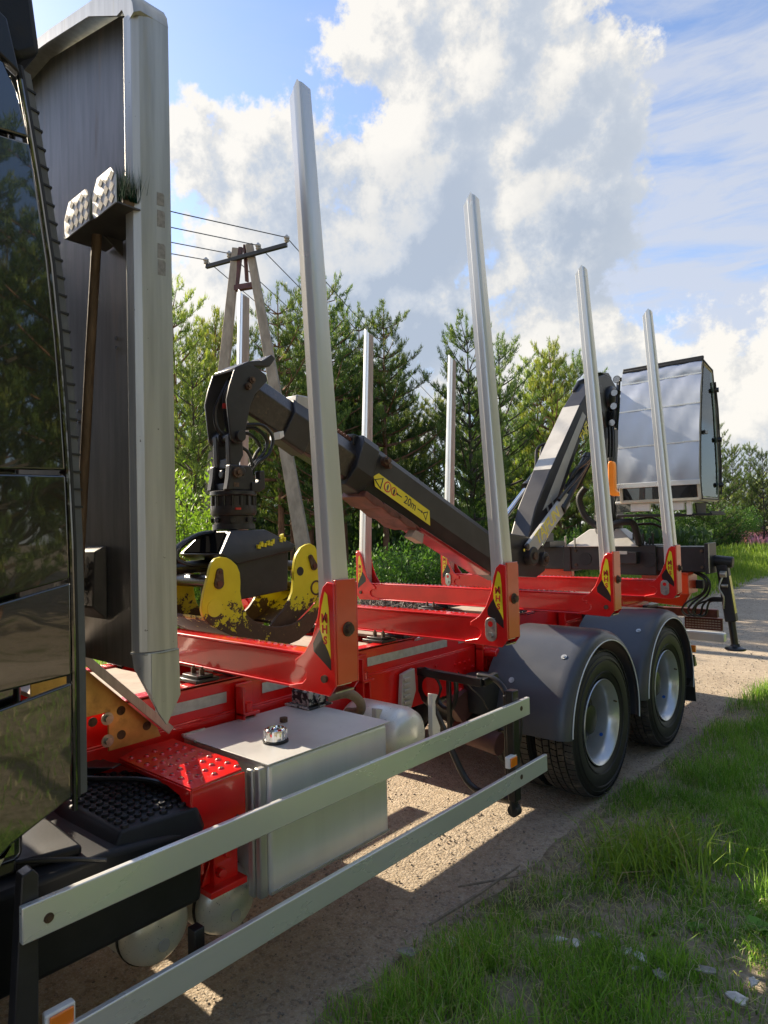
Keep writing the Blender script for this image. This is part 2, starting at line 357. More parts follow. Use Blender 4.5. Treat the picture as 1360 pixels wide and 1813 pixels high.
# ------------------------------------------------------------------ mesh helpers
WL = {}
def link(name, me, parent=None, loc=(0, 0, 0)):
    o = bpy.data.objects.new(name, me); COL.objects.link(o)
    if parent is not None:
        o.parent = parent
    else:
        o.location = loc
    return o
def thing(name, label, cat, loc=(0, 0, 0), group=None, rotz=0.0):
    o = bpy.data.objects.new(name, None); COL.objects.link(o)
    o.location = loc; o.rotation_euler = (0, 0, rotz); o.empty_display_size = .2
    o['label'] = label; o['category'] = cat
    if group: o['group'] = group
    WL[o.name] = Vector(loc)
    return o
def tag(o, label, cat, group=None):
    o['label'] = label; o['category'] = cat
    if group: o['group'] = group
    return o
def struct(o): o['kind'] = 'structure'; return o
def stuff(o): o['kind'] = 'stuff'; return o
def copy_tree(o, parent=None, loc=None, rotz=None, label=None, scale=None):
    c = o.copy(); COL.objects.link(c)
    if parent is not None: c.parent = parent
    if loc is not None: c.location = loc
    if rotz is not None: c.rotation_euler = (0, 0, rotz)
    if scale is not None: c.scale = scale if isinstance(scale, tuple) else (scale,) * 3
    if label: c['label'] = label
    for ch in [k for k in KIDS.get(o.name, [])]:
        d = copy_tree(ch, c)
        KIDS.setdefault(c.name, []).append(d)
    return c
KIDS = {}

class MB:
    def __init__(s): s.v = []; s.f = []; s.m = []
    def add(s, vs, fs, mi=0):
        k = len(s.v); s.v += [tuple(p) for p in vs]
        for f in fs: s.f.append(tuple(i + k for i in f)); s.m.append(mi)
        return s
    def box(s, x0, x1, y0, y1, z0, z1, mi=0):
        return s.add([(x0, y0, z0), (x1, y0, z0), (x1, y1, z0), (x0, y1, z0), (x0, y0, z1), (x1, y0, z1), (x1, y1, z1), (x0, y1, z1)],
                     [(3, 2, 1, 0), (4, 5, 6, 7), (0, 1, 5, 4), (1, 2, 6, 5), (2, 3, 7, 6), (3, 0, 4, 7)], mi)
    def bar(s, p, q, w, h, up=(0, 0, 1), mi=0, w2=None, h2=None):
        p = Vector(p); q = Vector(q); d = (q - p).normalized(); up = Vector(up)
        a = d.cross(up)
        if a.length < 1e-4: a = d.cross(Vector((1, 0, 0)))
        a.normalize(); c = a.cross(d).normalized()
        w2 = w if w2 is None else w2; h2 = h if h2 is None else h2
        vs = []
        for o, ww, hh in ((p, w, h), (q, w2, h2)):
            for sx, sz in ((-1, -1), (1, -1), (1, 1), (-1, 1)):
                vs.append(o + a * (sx * ww / 2) + c * (sz * hh / 2))
        return s.add(vs, [(3, 2, 1, 0), (4, 5, 6, 7), (0, 1, 5, 4), (1, 2, 6, 5), (2, 3, 7, 6), (3, 0, 4, 7)], mi)
    def prism(s, pts, ax, a, c, mi=0):
        """pts are the two remaining coordinates in x,y,z order; extruded along ax from a to c"""
        def P(u, v, w): return {'x': (w, u, v), 'y': (u, w, v), 'z': (u, v, w)}[ax]
        n = len(pts); area = sum(pts[i][0] * pts[(i + 1) % n][1] - pts[(i + 1) % n][0] * pts[i][1] for i in range(n))
        if area < 0: pts = pts[::-1]
        vs = [P(u, v, a) for u, v in pts] + [P(u, v, c) for u, v in pts]
        sgn = (1 if c > a else -1) * (-1 if ax == 'y' else 1)
        fs = [tuple(range(n))[::-1], tuple(range(n, 2 * n))] + [(i, (i + 1) % n, (i + 1) % n + n, i + n) for i in range(n)]
        if sgn < 0: fs = [f[::-1] for f in fs]
        return s.add(vs, fs, mi)
    def ringed(s, rings, closed=True, caps=True, mi=0, loop=False):
        n = len(rings[0]); vs = [p for r in rings for p in r]; fs = []
        for i in range(len(rings) - (0 if loop else 1)):
            j = (i + 1) % len(rings)
            for k in range(n if closed else n - 1):
                l = (k + 1) % n
                fs.append((i * n + k, i * n + l, j * n + l, j * n + k))
        if caps and closed and not loop:
            fs.append(tuple(range(n))[::-1]); fs.append(tuple(range((len(rings) - 1) * n, len(rings) * n)))
        return s.add(vs, fs, mi)
    def tube(s, pts, r, n=8, mi=0, caps=True):
        pts = [Vector(p) for p in pts]; rings = []; m = len(pts)
        rr = r if isinstance(r, (list, tuple)) else [r] * m
        t0 = (pts[1] - pts[0]).normalized()
        a = t0.orthogonal().normalized()
        for i, p in enumerate(pts):
            t = (pts[min(i + 1, m - 1)] - pts[max(i - 1, 0)]).normalized()
            a = (a - t * a.dot(t))
            a = a.normalized() if a.length > 1e-6 else t.orthogonal().normalized()
            bb = t.cross(a)
            rings.append([p + (a * math.cos(2 * math.pi * k / n) + bb * math.sin(2 * math.pi * k / n)) * rr[i] for k in range(n)])
        return s.ringed(rings, True, caps, mi)
    def cyl(s, p, q, r, r2=None, n=20, mi=0):
        return s.tube([p, q], [r, r if r2 is None else r2], n, mi)
    def lathe(s, prof, o, ax='x', n=48, a0=0.0, a1=360.0, mi=0, closed_prof=False):
        """prof: (along axis, radius)"""
        full = abs(a1 - a0) >= 359.9; rings = []
        for k in range(n if full else n + 1):
            t = R(a0 + (a1 - a0) * k / n); c_, s_ = math.cos(t), math.sin(t); ring = []
            for h, r in prof:
                if ax == 'x': ring.append((o[0] + h, o[1] + r * c_, o[2] + r * s_))
                elif ax == 'y': ring.append((o[0] + r * s_, o[1] + h, o[2] + r * c_))
                else: ring.append((o[0] + r * c_, o[1] + r * s_, o[2] + h))
            rings.append(ring)
        return s.ringed([[tuple(p) for p in r] for r in rings], closed=closed_prof, caps=closed_prof, mi=mi, loop=full)
    def each(s, name, mats, parent=None, **kw):
        """one object per separate piece; shells that touch stay together"""
        n = len(s.v); par = list(range(n))
        def find(a):
            while par[a] != a: par[a] = par[par[a]]; a = par[a]
            return a
        for f in s.f:
            for k in f[1:]:
                ra, rb = find(f[0]), find(k)
                if ra != rb: par[rb] = ra
        roots = {}
        for i in range(n): roots.setdefault(find(i), []).append(i)
        g = []
        for r_, idx in roots.items():
            P = np.array([tuple(s.v[i]) for i in idx]); g.append([P.min(0) - .0008, P.max(0) + .0008, {r_}])
        merged = True
        while merged:
            merged = False
            for a in range(len(g)):
                for c in range(a + 1, len(g)):
                    if (g[a][0] <= g[c][1]).all() and (g[c][0] <= g[a][1]).all():
                        g[a] = [np.minimum(g[a][0], g[c][0]), np.maximum(g[a][1], g[c][1]), g[a][2] | g[c][2]]; del g[c]; merged = True; break
                if merged: break
        out = []
        for _, _, rs in g:
            q = MB(); mp = {}
            for f, mi in zip(s.f, s.m):
                if find(f[0]) in rs:
                    for k in f:
                        if k not in mp: mp[k] = len(q.v); q.v.append(s.v[k])
                    q.f.append(tuple(mp[k] for k in f)); q.m.append(mi)
            out.append(q.build(name, mats, parent, **kw))
        return out
    def build(s, name, mats, parent=None, bevel=0.0, seg=2, sharp=38, loc=(0, 0, 0), flat=False):
        me = bpy.data.meshes.new(name)
        base = Vector(loc)
        if parent is not None:
            base = WL[parent.name]
        me.from_pydata([(p[0] - base.x, p[1] - base.y, p[2] - base.z) for p in s.v], [], s.f)
        if not isinstance(mats, (list, tuple)): mats = [mats]
        for m in mats: me.materials.append(m)
        me.polygons.foreach_set('material_index', s.m)
        me.update()
        if not flat:
            me.polygons.foreach_set('use_smooth', [True] * len(me.polygons))
            me.set_sharp_from_angle(angle=R(sharp))
        o = bpy.data.objects.new(name, me); COL.objects.link(o)
        if parent is not None:
            o.parent = parent; WL[o.name] = base
            KIDS.setdefault(parent.name, []).append(o)
        else:
            o.location = loc; WL[o.name] = base
        if bevel:
            md = o.modifiers.new('edge', 'BEVEL'); md.width = bevel; md.segments = seg; md.limit_method = 'ANGLE'; md.angle_limit = R(35)
        return o

def again(src, name, parent, off=(0, 0, 0), mirror=None):
    """another child sharing the mesh of src, shifted"""
    o = bpy.data.objects.new(name, src.data); COL.objects.link(o); o.parent = parent
    o.location = src.location + Vector(off) + (WL[src.name] - WL[parent.name])
    for md in src.modifiers:
        if md.type == 'BEVEL':
            m2 = o.modifiers.new('edge', 'BEVEL'); m2.width = md.width; m2.segments = md.segments; m2.limit_method = 'ANGLE'; m2.angle_limit = md.angle_limit
    WL[o.name] = WL[parent.name]; KIDS.setdefault(parent.name, []).append(o)
    return o

def bez(pts, n=8):
    """smooth path through points (Catmull-Rom)"""
    P = [Vector(p) for p in pts]; P = [P[0] * 2 - P[1]] + P + [P[-1] * 2 - P[-2]]; out = []
    for i in range(1, len(P) - 2):
        for k in range(n):
            t = k / n; a, b_, c, d = P[i - 1], P[i], P[i + 1], P[i + 2]
            out.append(.5 * ((2 * b_) + (c - a) * t + (2 * a - 5 * b_ + 4 * c - d) * t * t + (3 * b_ - a - 3 * c + d) * t ** 3))
    out.append(P[-2]); return out

def text_mesh(name, body, size, origin, xdir, ydir, material, parent, thick=.0006, bold=.0, spacing=1.0):
    cu = bpy.data.curves.new('lettering', 'FONT'); cu.body = body; cu.size = size; cu.extrude = thick; cu.offset = bold
    cu.align_x = 'CENTER'; cu.align_y = 'CENTER'; cu.space_character = spacing; cu.resolution_u = 3
    t = bpy.data.objects.new('lettering', cu); COL.objects.link(t)
    dg = bpy.context.evaluated_depsgraph_get()
    me = bpy.data.meshes.new_from_object(t.evaluated_get(dg)); me.name = name
    bpy.data.objects.remove(t); bpy.data.curves.remove(cu)
    X = Vector(xdir).normalized(); Y = Vector(ydir).normalized(); Z = X.cross(Y)
    base = WL[parent.name]; O = Vector(origin) - base
    for v in me.vertices:
        c = v.co.copy(); v.co = O + X * c.x + Y * c.y + Z * c.z
    me.materials.clear(); me.materials.append(material)
    o = bpy.data.objects.new(name, me); COL.objects.link(o); o.parent = parent; WL[o.name] = base
    KIDS.setdefault(parent.name, []).append(o)
    return o

def tri_mesh(name, V, T, material, tint=None, parent=None, smooth=False, loc=(0, 0, 0)):
    me = bpy.data.meshes.new(name)
    V = np.ascontiguousarray(V, dtype=np.float32); T = np.ascontiguousarray(T, dtype=np.int32)
    me.vertices.add(len(V)); me.vertices.foreach_set('co', V.ravel())
    me.loops.add(T.size); me.loops.foreach_set('vertex_index', T.ravel())
    me.polygons.add(len(T)); me.polygons.foreach_set('loop_start', np.arange(0, T.size, 3, dtype=np.int32))
    if smooth: me.polygons.foreach_set('use_smooth', np.ones(len(T), dtype=bool))
    me.update(calc_edges=True)
    if tint is not None:
        a = me.attributes.new('tint', 'FLOAT', 'POINT'); a.data.foreach_set('value', np.ascontiguousarray(tint, dtype=np.float32))
    me.materials.append(material)
    o = bpy.data.objects.new(name, me); COL.objects.link(o)
    if parent is not None:
        o.parent = parent; WL[o.name] = WL[parent.name]; KIDS.setdefault(parent.name, []).append(o)
    else: o.location = loc; WL[o.name] = Vector(loc)
    return o
# ------------------------------------------------------------------ the truck
T = thing('timber_truck', 'red timber truck with black cab and tall aluminium stakes, standing on the gravel track', 'truck', (0, -1.5, 0))

# --- frame
for sx in (1, -1):
    m = MB()
    x = .45 * sx
    m.box(min(x, x - .012 * sx), max(x, x - .012 * sx), -5.6, 3.1, .765, 1.028)
    m.box(min(x, x - .075 * sx), max(x, x - .075 * sx), -5.6, 3.1, .757, .769)
    m.box(min(x, x - .075 * sx), max(x, x - .075 * sx), -5.6, 3.1, 1.024, 1.034)
    m.build('main_rail', M['red'], T, .003)
    m = MB()
    x = .436 * sx
    m.box(min(x, x - .01 * sx), max(x, x - .01 * sx), -3.35, 3.05, 1.036, 1.20)
    m.box(min(x, x - .08 * sx), max(x, x - .08 * sx), -3.35, 3.05, 1.186, 1.203)
    m.box(min(x + .012 * sx, x - .08 * sx), max(x + .012 * sx, x - .08 * sx), -3.35, 3.05, 1.034, 1.044)
    m.build('subframe_rail', M['red'], T, .003)
for y in (-4.6, -3.0, -1.9, -.7, .7, 2.0, 2.95):
    MB().box(-.438, .438, y, y + .07, .82, 1.0).build('cross_member', M['red'], T, .004)
# reflective strips, brackets, bolt heads on the near web and the far web
for sx in (1, -1):
    for y0, y1 in ((-3.02, -2.64), (-2.42, -1.84), (-1.62, -.80), (-.66, -.2)):
        MB().box(min(.4385 * sx, .4415 * sx), max(.4385 * sx, .4415 * sx), y0, y1, 1.088, 1.14).build('reflector_strip', M['white_strip'], T)
    for y in (-2.55, -1.70, -.42, .9, 2.2):
        m = MB(); x = .452 * sx
        m.box(min(x, x + .012 * sx), max(x, x + .012 * sx), y - .05, y + .05, .87, 1.17)
        m.box(min(x, x + .07 * sx), max(x, x + .07 * sx), y - .05, y - .038, .87, 1.16)
        m.box(min(x, x + .07 * sx), max(x, x + .07 * sx), y - .05, y + .05, 1.02, 1.034)
        m.box(min(x, x + .05 * sx), max(x, x + .05 * sx), y + .03, y + .042, .87, 1.02)
        br = m.build('subframe_bracket', M['red'], T, .003)
        m = MB()
        for z in (.895, .945, .99, 1.06, 1.12):
            m.cyl((x + .012 * sx, y, z), (x + .026 * sx, y, z), .011, n=6)
        m.cyl((x + .035 * sx, y, 1.034), (x + .035 * sx, y, 1.075), .022, n=12)
        stuff(m.build('bracket_bolts', M['red'], br))
m = MB()
for y, z in ((-2.98, .90), (-2.98, .98), (-2.80, .90), (-2.80, .98), (-2.15, .86), (-2.0, .86), (-.72, .95), (-.66, .95), (-.60, .95), (-.54, .95), (-.72, .90), (-.6, .90), (-.5, .9), (-.3, .88), (-.95, .98), (-.85, .9), (-1.05, .84), (-.9, .84)):
    m.cyl((.449, y, z), (.462, y, z), .011, n=6)
stuff(m.build('frame_bolts', M['red'], T))
# deck plates over the frame between the bolsters
for y0, y1 in ((-3.34, -2.80), (-2.50, -1.45), (-1.18, .02), (.28, 1.4), (1.68, 2.4)):
    m = MB().box(-.35, .35, y0, y1, 1.17, 1.192); m.build('deck_plate', M['deck'], T, .003)
# raised embossed letters-like bolts cluster behind fender: spring hanger casting
m = MB(); m.prism([(-.75, .80), (-.30, .80), (-.22, .70), (-.30, .62), (-.70, .62), (-.85, .72)], 'x', .455, .52)
m.cyl((.45, -.42, 1.0), (.62, -.42, 1.0), .035, n=16); m.box(.452, .78, -.36, -.28, .93, 1.02)
m.build('spring_hanger', M['red'], T, .006)

# --- bolsters with sockets and stakes
YS = (-2.71, -1.38, .10, 1.485)
GUS = [(.99, 1.25), (1.235, 1.245), (1.272, 1.29), (1.272, 1.70), (1.235, 1.708), (1.208, 1.685), (1.190, 1.634), (1.174, 1.555), (1.135, 1.465), (1.09, 1.41), (1.03, 1.372), (1.03, 1.35), (1.075, 1.345), (1.099, 1.325), (1.096, 1.30), (1.075, 1.28), (.99, 1.262)]
STK = [(-1, .10), (-.92, .035), (-.24, .035), (-.18, 0), (.55, 0), (.80, .05), (.94, .16), (1, .34), (1, .94), (.90, 1), (-.90, 1), (-1, .92)]
for bi, y0 in enumerate(YS):
    m = MB()
    yb = y0 + .012
    m.box(-1.10, 1.10, yb, yb + .092, 1.262, 1.396)
    m.box(-1.10, 1.10, yb - .008, yb + .098, 1.396, 1.408)
    m.box(-1.10, 1.10, yb - .008, yb + .112, 1.250, 1.262)
    bol = m.build('bolster', M['red'], T, .006, 2)
    # load teeth strip on the top and weld line
    m = MB()
    for k in range(44):
        xx = -.96 + k * .044
        m.prism([(xx, 1.408), (xx + .022, 1.408), (xx + .011, 1.413)], 'y', yb + .05, yb + .07)
    stuff(m.build('grip_teeth', M['red'], bol))
    for sx in (1, -1):
        # gusset plates front and rear
        for yy in (y0, y0 + .128):
            m = MB(); m.prism([(x * sx, z) for x, z in GUS], 'y', yy, yy + .012)
            m.build('gusset_plate', M['red'], bol, .003)
        m = MB()
        xo = 1.262 * sx
        m.prism([(y0 + .0125, 1.292), (y0 + .1275, 1.292), (y0 + .1275, 1.715), (y0 + .0125, 1.715)], 'x', xo, xo + .013 * sx)
        m.build('stake_socket', M['orange_red'], bol, .003)
        m = MB(); m.box(min(1.12 * sx, 1.255 * sx), max(1.12 * sx, 1.255 * sx), y0 + .018, y0 + .124, 1.255, 1.262)
        m.build('socket_floor', M['zinc'], bol)
        # outer bolt, small front bolt
        m = MB(); m.cyl((xo + .013 * sx, y0 + .075, 1.511), (xo + .018 * sx, y0 + .075, 1.511), .030, n=20)
        m.cyl((xo + .018 * sx, y0 + .075, 1.511), (xo + .034 * sx, y0 + .075, 1.511), .020, n=6)
        m.build('socket_bolt', M['bolt'], bol)
        if bi % 2 == 0:
            m = MB(); m.cyl((1.215 * sx, y0, 1.315), (1.215 * sx, y0 - .012, 1.315), .016, n=8)
            m.build('gusset_bolt', M['bolt'], bol)
        else:
            m = MB(); cx = 1.172 * sx
            ring = [(cx + .036 * math.cos(R(a)), 1.372 + .036 * math.sin(R(a))) for a in range(0, 181, 20)] + [(cx + sx * 0 + .036 * math.cos(R(a)), 1.31 + .036 * math.sin(R(a))) for a in range(180, 361, 20)]
            m.prism(ring, 'y', y0 - .012, y0 - .002)
            m.build('lashing_plate', M['zinc'], bol, .002)
            m = MB(); m.cyl((cx, y0 - .012, 1.372), (cx, y0 - .0135, 1.372), .016, n=14); m.build('lashing_hole', M['red'], bol)
            m = MB(); m.cyl((cx, y0 - .012, 1.312), (cx, y0 - .024, 1.312), .015, n=6); m.build('gusset_bolt', M['zinc'], bol)
        # decal: yellow leaf with black lower swoosh, red letters
        yel = [(1.222, 1.668), (1.236, 1.655), (1.243, 1.60), (1.250, 1.40), (1.235, 1.43), (1.206, 1.473), (1.190, 1.512), (1.190, 1.553), (1.203, 1.608)]
        blk = [(1.189, 1.512), (1.205, 1.472), (1.234, 1.428), (1.250, 1.392), (1.250, 1.352), (1.215, 1.376), (1.150, 1.420), (1.147, 1.452), (1.168, 1.485)]
        m = MB(); m.prism([(x * sx, z) for x, z in yel], 'y', y0 - .0016, y0 - .0004); m.build('decal', M['yellow_decal'], bol, flat=True)
        m = MB(); m.prism([(x * sx, z) for x, z in blk], 'y', y0 - .0018, y0 - .0004); m.build('decal_swoosh', M['black_decal'], bol, flat=True)
        for ch, z, w in (('M', 1.558, .050), ('H', 1.514, .046), ('S', 1.470, .044)):
            text_mesh('decal_letter', ch, w, (1.2195 * sx + (.003 * sx if ch == 'S' else 0), y0 - .0032, z), (1, 0, 0), (0, 0, 1), M['red_print'], bol, .0006, .0016)
        m = MB(); m.prism([((1.213) * sx, 1.556), ((1.218) * sx, 1.556), ((1.232) * sx, 1.582), (1.228 * sx, 1.586)], 'y', y0 - .0048, y0 - .004)
        m.build('decal_arrow', M['black_decal'], bol, flat=True)
        # stake, tapering and leaning a little inwards, mitred at the head
        mb = MB(); rows = []
        for z, cx, hw, dp in ((1.285, 1.213, .046, .096), (1.72, 1.207, .0455, .095), (2.9, 1.138, .0405, .081), (3.853, 1.0815, .0355, .067)):
            rows.append([((cx + u * hw) * sx, y0 + .0155 + v * dp, z - (0 if z < 3.5 else .062 * max(0, .45 - u) / 1.45 + (.012 if u > .7 else 0) + .012 * v)) for u, v in STK])
        mb.ringed(rows if sx > 0 else [r_[::-1] for r_ in rows], True, True)
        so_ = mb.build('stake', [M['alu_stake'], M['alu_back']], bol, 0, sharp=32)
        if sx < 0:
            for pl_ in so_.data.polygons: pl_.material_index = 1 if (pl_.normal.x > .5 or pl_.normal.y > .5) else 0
    # clamps holding the bolster on the subframe
    for sx in (1, -1):
        for yy, dy in ((yb - .010, -1), (yb + .128, 1)):
            m = MB(); a, c = (yy - .10, yy + .03) if dy < 0 else (yy - .03, yy + .10)
            m.box(min(.27 * sx, .44 * sx), max(.27 * sx, .44 * sx), a, c, 1.206, 1.222)
            m.box(min(.29 * sx, .42 * sx), max(.29 * sx, .42 * sx), a + .02, c - .02, 1.222, 1.236)
            m.prism([(.30 * sx, 1.206), (.42 * sx, 1.206), (.40 * sx, 1.165), (.36 * sx, 1.15)], 'y', a + .02, a + .035) if dy < 0 else None
            cl = m.build('bolster_clamp', M['blackmetal'], T, .003)
            m = MB()
            for xx in (.32, .39):
                m.cyl((xx * sx, (a + c) / 2, 1.236), (xx * sx, (a + c) / 2, 1.262), .013, n=6)
                m.cyl((xx * sx, (a + c) / 2, 1.262), (xx * sx, (a + c) / 2, 1.272), .007, n=8)
            m.each('clamp_bolt', M['bolt'], cl)
            if dy > 0:
                m = MB(); m.cyl((.44 * sx, c - .02, 1.185), (.50 * sx, c + .01, 1.205), .009, n=8); m.build('clamp_pin', M['chrome'], cl)

# --- headboard behind the cab
Y1, Y2 = -3.40, -3.52
m = MB(); m.prism([(-1.245, 1.50), (-1.05, 1.455), (1.05, 1.455), (1.245, 1.50), (1.245, 3.56), (1.19, 3.66), (.98, 3.77), (.40, 3.90), (-.40, 3.90), (-.98, 3.77), (-1.19, 3.66), (-1.245, 3.56)], 'y', -3.425, -3.417)
hb = m.build('headboard', M['panel'], T)
for sx in (1, -1):
    prof = [(1.25, Y1), (1.25, -3.452), (1.247, -3.474), (1.238, -3.500), (1.222, -3.519), (1.180, -3.522), (1.180, -3.514), (1.218, -3.511), (1.231, -3.496), (1.240, -3.472), (1.243, -3.452), (1.243, Y1)]
    rings = []
    for z, cut in ((3.60, 0), (1.545, 0)):
        rings.append([(x * sx, y, z) for x, y in prof])
    m = MB(); m.ringed(rings if sx < 0 else [r[::-1] for r in rings], True, True)
    m.build('headboard_post', M['alu_head'], hb, .0015, 2, sharp=14)
    # welded foot of the post, cut on the slant
    m = MB()
    m.prism([(-3.397, 1.541), (-3.394, 1.395), (-3.444, 1.309), (-3.470, 1.35), (-3.494, 1.40), (-3.494, 1.541)], 'x', min(1.243 * sx, 1.252 * sx), max(1.243 * sx, 1.252 * sx))
    m.ringed([[(p * sx, q, z) for p, q, z in row][::(1 if sx < 0 else -1)] for row in ([(1.180, -3.522, 1.541), (1.216, -3.519, 1.541), (1.238, -3.507, 1.541), (1.2515, -3.490, 1.541), (1.245, -3.486, 1.541), (1.232, -3.500, 1.541), (1.214, -3.511, 1.541), (1.180, -3.513, 1.541)],
        [(1.185, -3.517, 1.49), (1.218, -3.516, 1.475), (1.238, -3.506, 1.44), (1.2515, -3.490, 1.40), (1.245, -3.486, 1.40), (1.232, -3.498, 1.44), (1.216, -3.508, 1.475), (1.185, -3.509, 1.49)],
        [(1.238, -3.466, 1.345), (1.243, -3.462, 1.335), (1.248, -3.456, 1.325), (1.2515, -3.448, 1.314), (1.245, -3.446, 1.314), (1.242, -3.452, 1.325), (1.239, -3.456, 1.335), (1.236, -3.460, 1.345)])], True, True)
    m.build('post_foot', M['alu_head'], hb, sharp=30)
    m = MB(); m.tube([(1.253 * sx, -3.40, 1.543), (1.254 * sx, -3.46, 1.541), (1.238 * sx, -3.508, 1.540), (1.18 * sx, -3.524, 1.540)], .0035, 6); m.build('weld_seam', M['alu_head'], hb)
# top flange following the roof line, leaning forward
pts = [(1.25, 3.60), (1.243, 3.635), (1.225, 3.665), (1.19, 3.685), (.98, 3.79), (.62, 3.87), (.40, 3.91), (-.40, 3.91), (-.62, 3.87), (-.98, 3.79), (-1.19, 3.685), (-1.225, 3.665), (-1.243, 3.635), (-1.25, 3.60)]
rings = []
for x, z in pts:
    k = 1 - .055 / max(.3, math.hypot(x, z - 3.0))
    ix, iz = x * .955, z - .052 if abs(x) < 1.2 else z - .03
    rings.append([(x, Y1, z), (x, -3.50, z), (x * .995, -3.52, z - .012), (ix, -3.52, iz), (ix, -3.512, iz), (x * .99, -3.512, z - .014), (x * .993, -3.497, z - .007), (x * .993, Y1, z - .007)])
m = MB(); m.ringed(rings, True, True); m.build('headboard_top_rail', M['alu_head'], hb, sharp=50)
# tape squares on the side of the near post
for z0, z1, y0, y1 in ((2.985, 3.030, -3.452, -3.425), (2.915, 2.972, -3.452, -3.424), (2.812, 2.862, -3.452, -3.424), (2.756, 2.809, -3.452, -3.424)):
    MB().prism([(y0, z0), (y1, z0 + .003), (y1 + .001, z1 - .006), (y1 - .004, z1), (y0 + .001, z1 - .002)], 'x', 1.2503, 1.2508).build('tape_remnant', mat('tape_glue', (.30, .29, .27), .8, 0, .2, 60) if 'tape_glue' not in MATS else MATS['tape_glue'], hb, flat=True)
# rivets / slotted holes in the panel
m = MB()
for x, z in ((.93, 2.62), (.93, 2.585), (1.06, 2.66), (1.06, 2.62), (.62, 2.40), (.62, 2.36), (.30, 2.6), (-.3, 2.6), (-.93, 2.6)):
    m.cyl((x, -3.425, z), (x, -3.432, z), .007, n=10)
stuff(m.build('panel_rivets', M['chrome'], hb))
# vertical duct and lower pocket of checker plate

def checker(mb, o, ux, uy, w, h, clip=None):
    """raised five-bar tread marks over a plate; o corner, ux/uy unit axes"""
    o = Vector(o); ux = Vector(ux).normalized(); uy = Vector(uy).normalized(); nn = ux.cross(uy)
    s = .036; i = 0; yy = s * .5
    while yy < h:
        xx = s * .5 + (s * .5 if i % 2 else 0) * 0; j = 0
        while xx < w:
            ang = 45 if (i + j) % 2 else -45
            d = ux * math.cos(R(ang)) + uy * math.sin(R(ang)); e = nn.cross(d)
            for k in (-2, -1, 0, 1, 2):
                c = o + ux * xx + uy * yy + e * (k * .0052) + nn * .0008
                if clip is None or clip(xx, yy): mb.bar(c - d * .012, c + d * .012, .0024, .0016, up=nn)
            xx += s; j += 1
        yy += s; i += 1
# shelf with two folded checker-plate fronts
m = MB(); m.box(.86, 1.237, -3.578, -3.43, 2.952, 2.957); m.prism([(-3.43, 2.957), (-3.43, 2.90), (-3.50, 2.952)], 'x', .98, .986); m.prism([(-3.43, 2.957), (-3.43, 2.90), (-3.50, 2.952)], 'x', 1.14, 1.146)
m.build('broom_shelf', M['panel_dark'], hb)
for x0, x1, zt in ((.875, 1.058, 3.062), (1.082, 1.236, 3.070)):
    m = MB(); m.prism([(x0 + .035, zt), (x1 - .03, zt + .003), (x1, zt - .03), (x1, 2.952), (x0 + .012, 2.945), (x0, 2.965), (x0, zt - .05)], 'y', -3.584, -3.580); m.build('checker_tray', M['checker'], hb)
    m = MB(); checker(m, (x0 + .004, -3.5845, 2.955), (1, 0, 0), (0, 0, 1), x1 - x0 - .012, .105, clip=lambda a, c_: not (a < .03 and c_ > .07)); stuff(m.build('tread_marks', M['checker_mark'], hb))
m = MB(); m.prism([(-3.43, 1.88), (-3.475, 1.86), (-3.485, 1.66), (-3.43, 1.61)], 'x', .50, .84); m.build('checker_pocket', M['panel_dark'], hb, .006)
m = MB(); checker(m, (.52, -3.4865, 1.665), (1, 0, 0), (0, .05, 1), .30, .19); stuff(m.build('tread_marks', M['checker_mark'], hb))

# gilt mounting plate and slanting angle brace of the headboard foot
for sx in (1, -1):
    m = MB(); x = .50 * sx
    m.prism([(-3.57, 1.59), (-3.05, 1.075), (-3.035, 1.035), (-3.27, 1.03), (-3.27, 1.19), (-3.44, 1.19), (-3.44, 1.03), (-3.57, 1.03)], 'x', min(x, x + .010 * sx), max(x, x + .010 * sx))
    gp = m.build('mounting_plate', M['gold'], T, .002)
    m = MB(); m.cyl((x, 0, 0), (x, 0, 0.001), .001, n=3)
    for (y, z) in ((-3.275, 1.165), (-3.275, 1.075)):
        mm = MB(); mm.cyl((x + .01 * sx, y, z), (x + .014 * sx, y, z), .026, n=20); mm.cyl((x + .014 * sx, y, z), (x + .028 * sx, y, z), .015, n=6); mm.build('flange_bolt', M['zinc'], gp)
    mm = MB()
    for (y, z) in ((-3.215, 1.185), (-3.215, 1.085), (-3.10, 1.095), (-3.335, 1.165)):
        mm.cyl((x + .0101 * sx, y, z), (x + .012 * sx, y, z), .019, n=16)
    mm.each('bolt_hole', M['bolt'], gp)
    mm = MB(); xx = .51 * sx
    mm.bar((xx + .045 * sx, -3.66, 1.70), (xx + .045 * sx, -3.035, 1.085), .09, .006, up=(0, 1, 1)); mm.bar((xx + .088 * sx, -3.655, 1.69), (xx + .088 * sx, -3.037, 1.075), .006, .035, up=(0, 1, 1))
    mm.build('angle_brace', M['alu_back'], gp, .002)

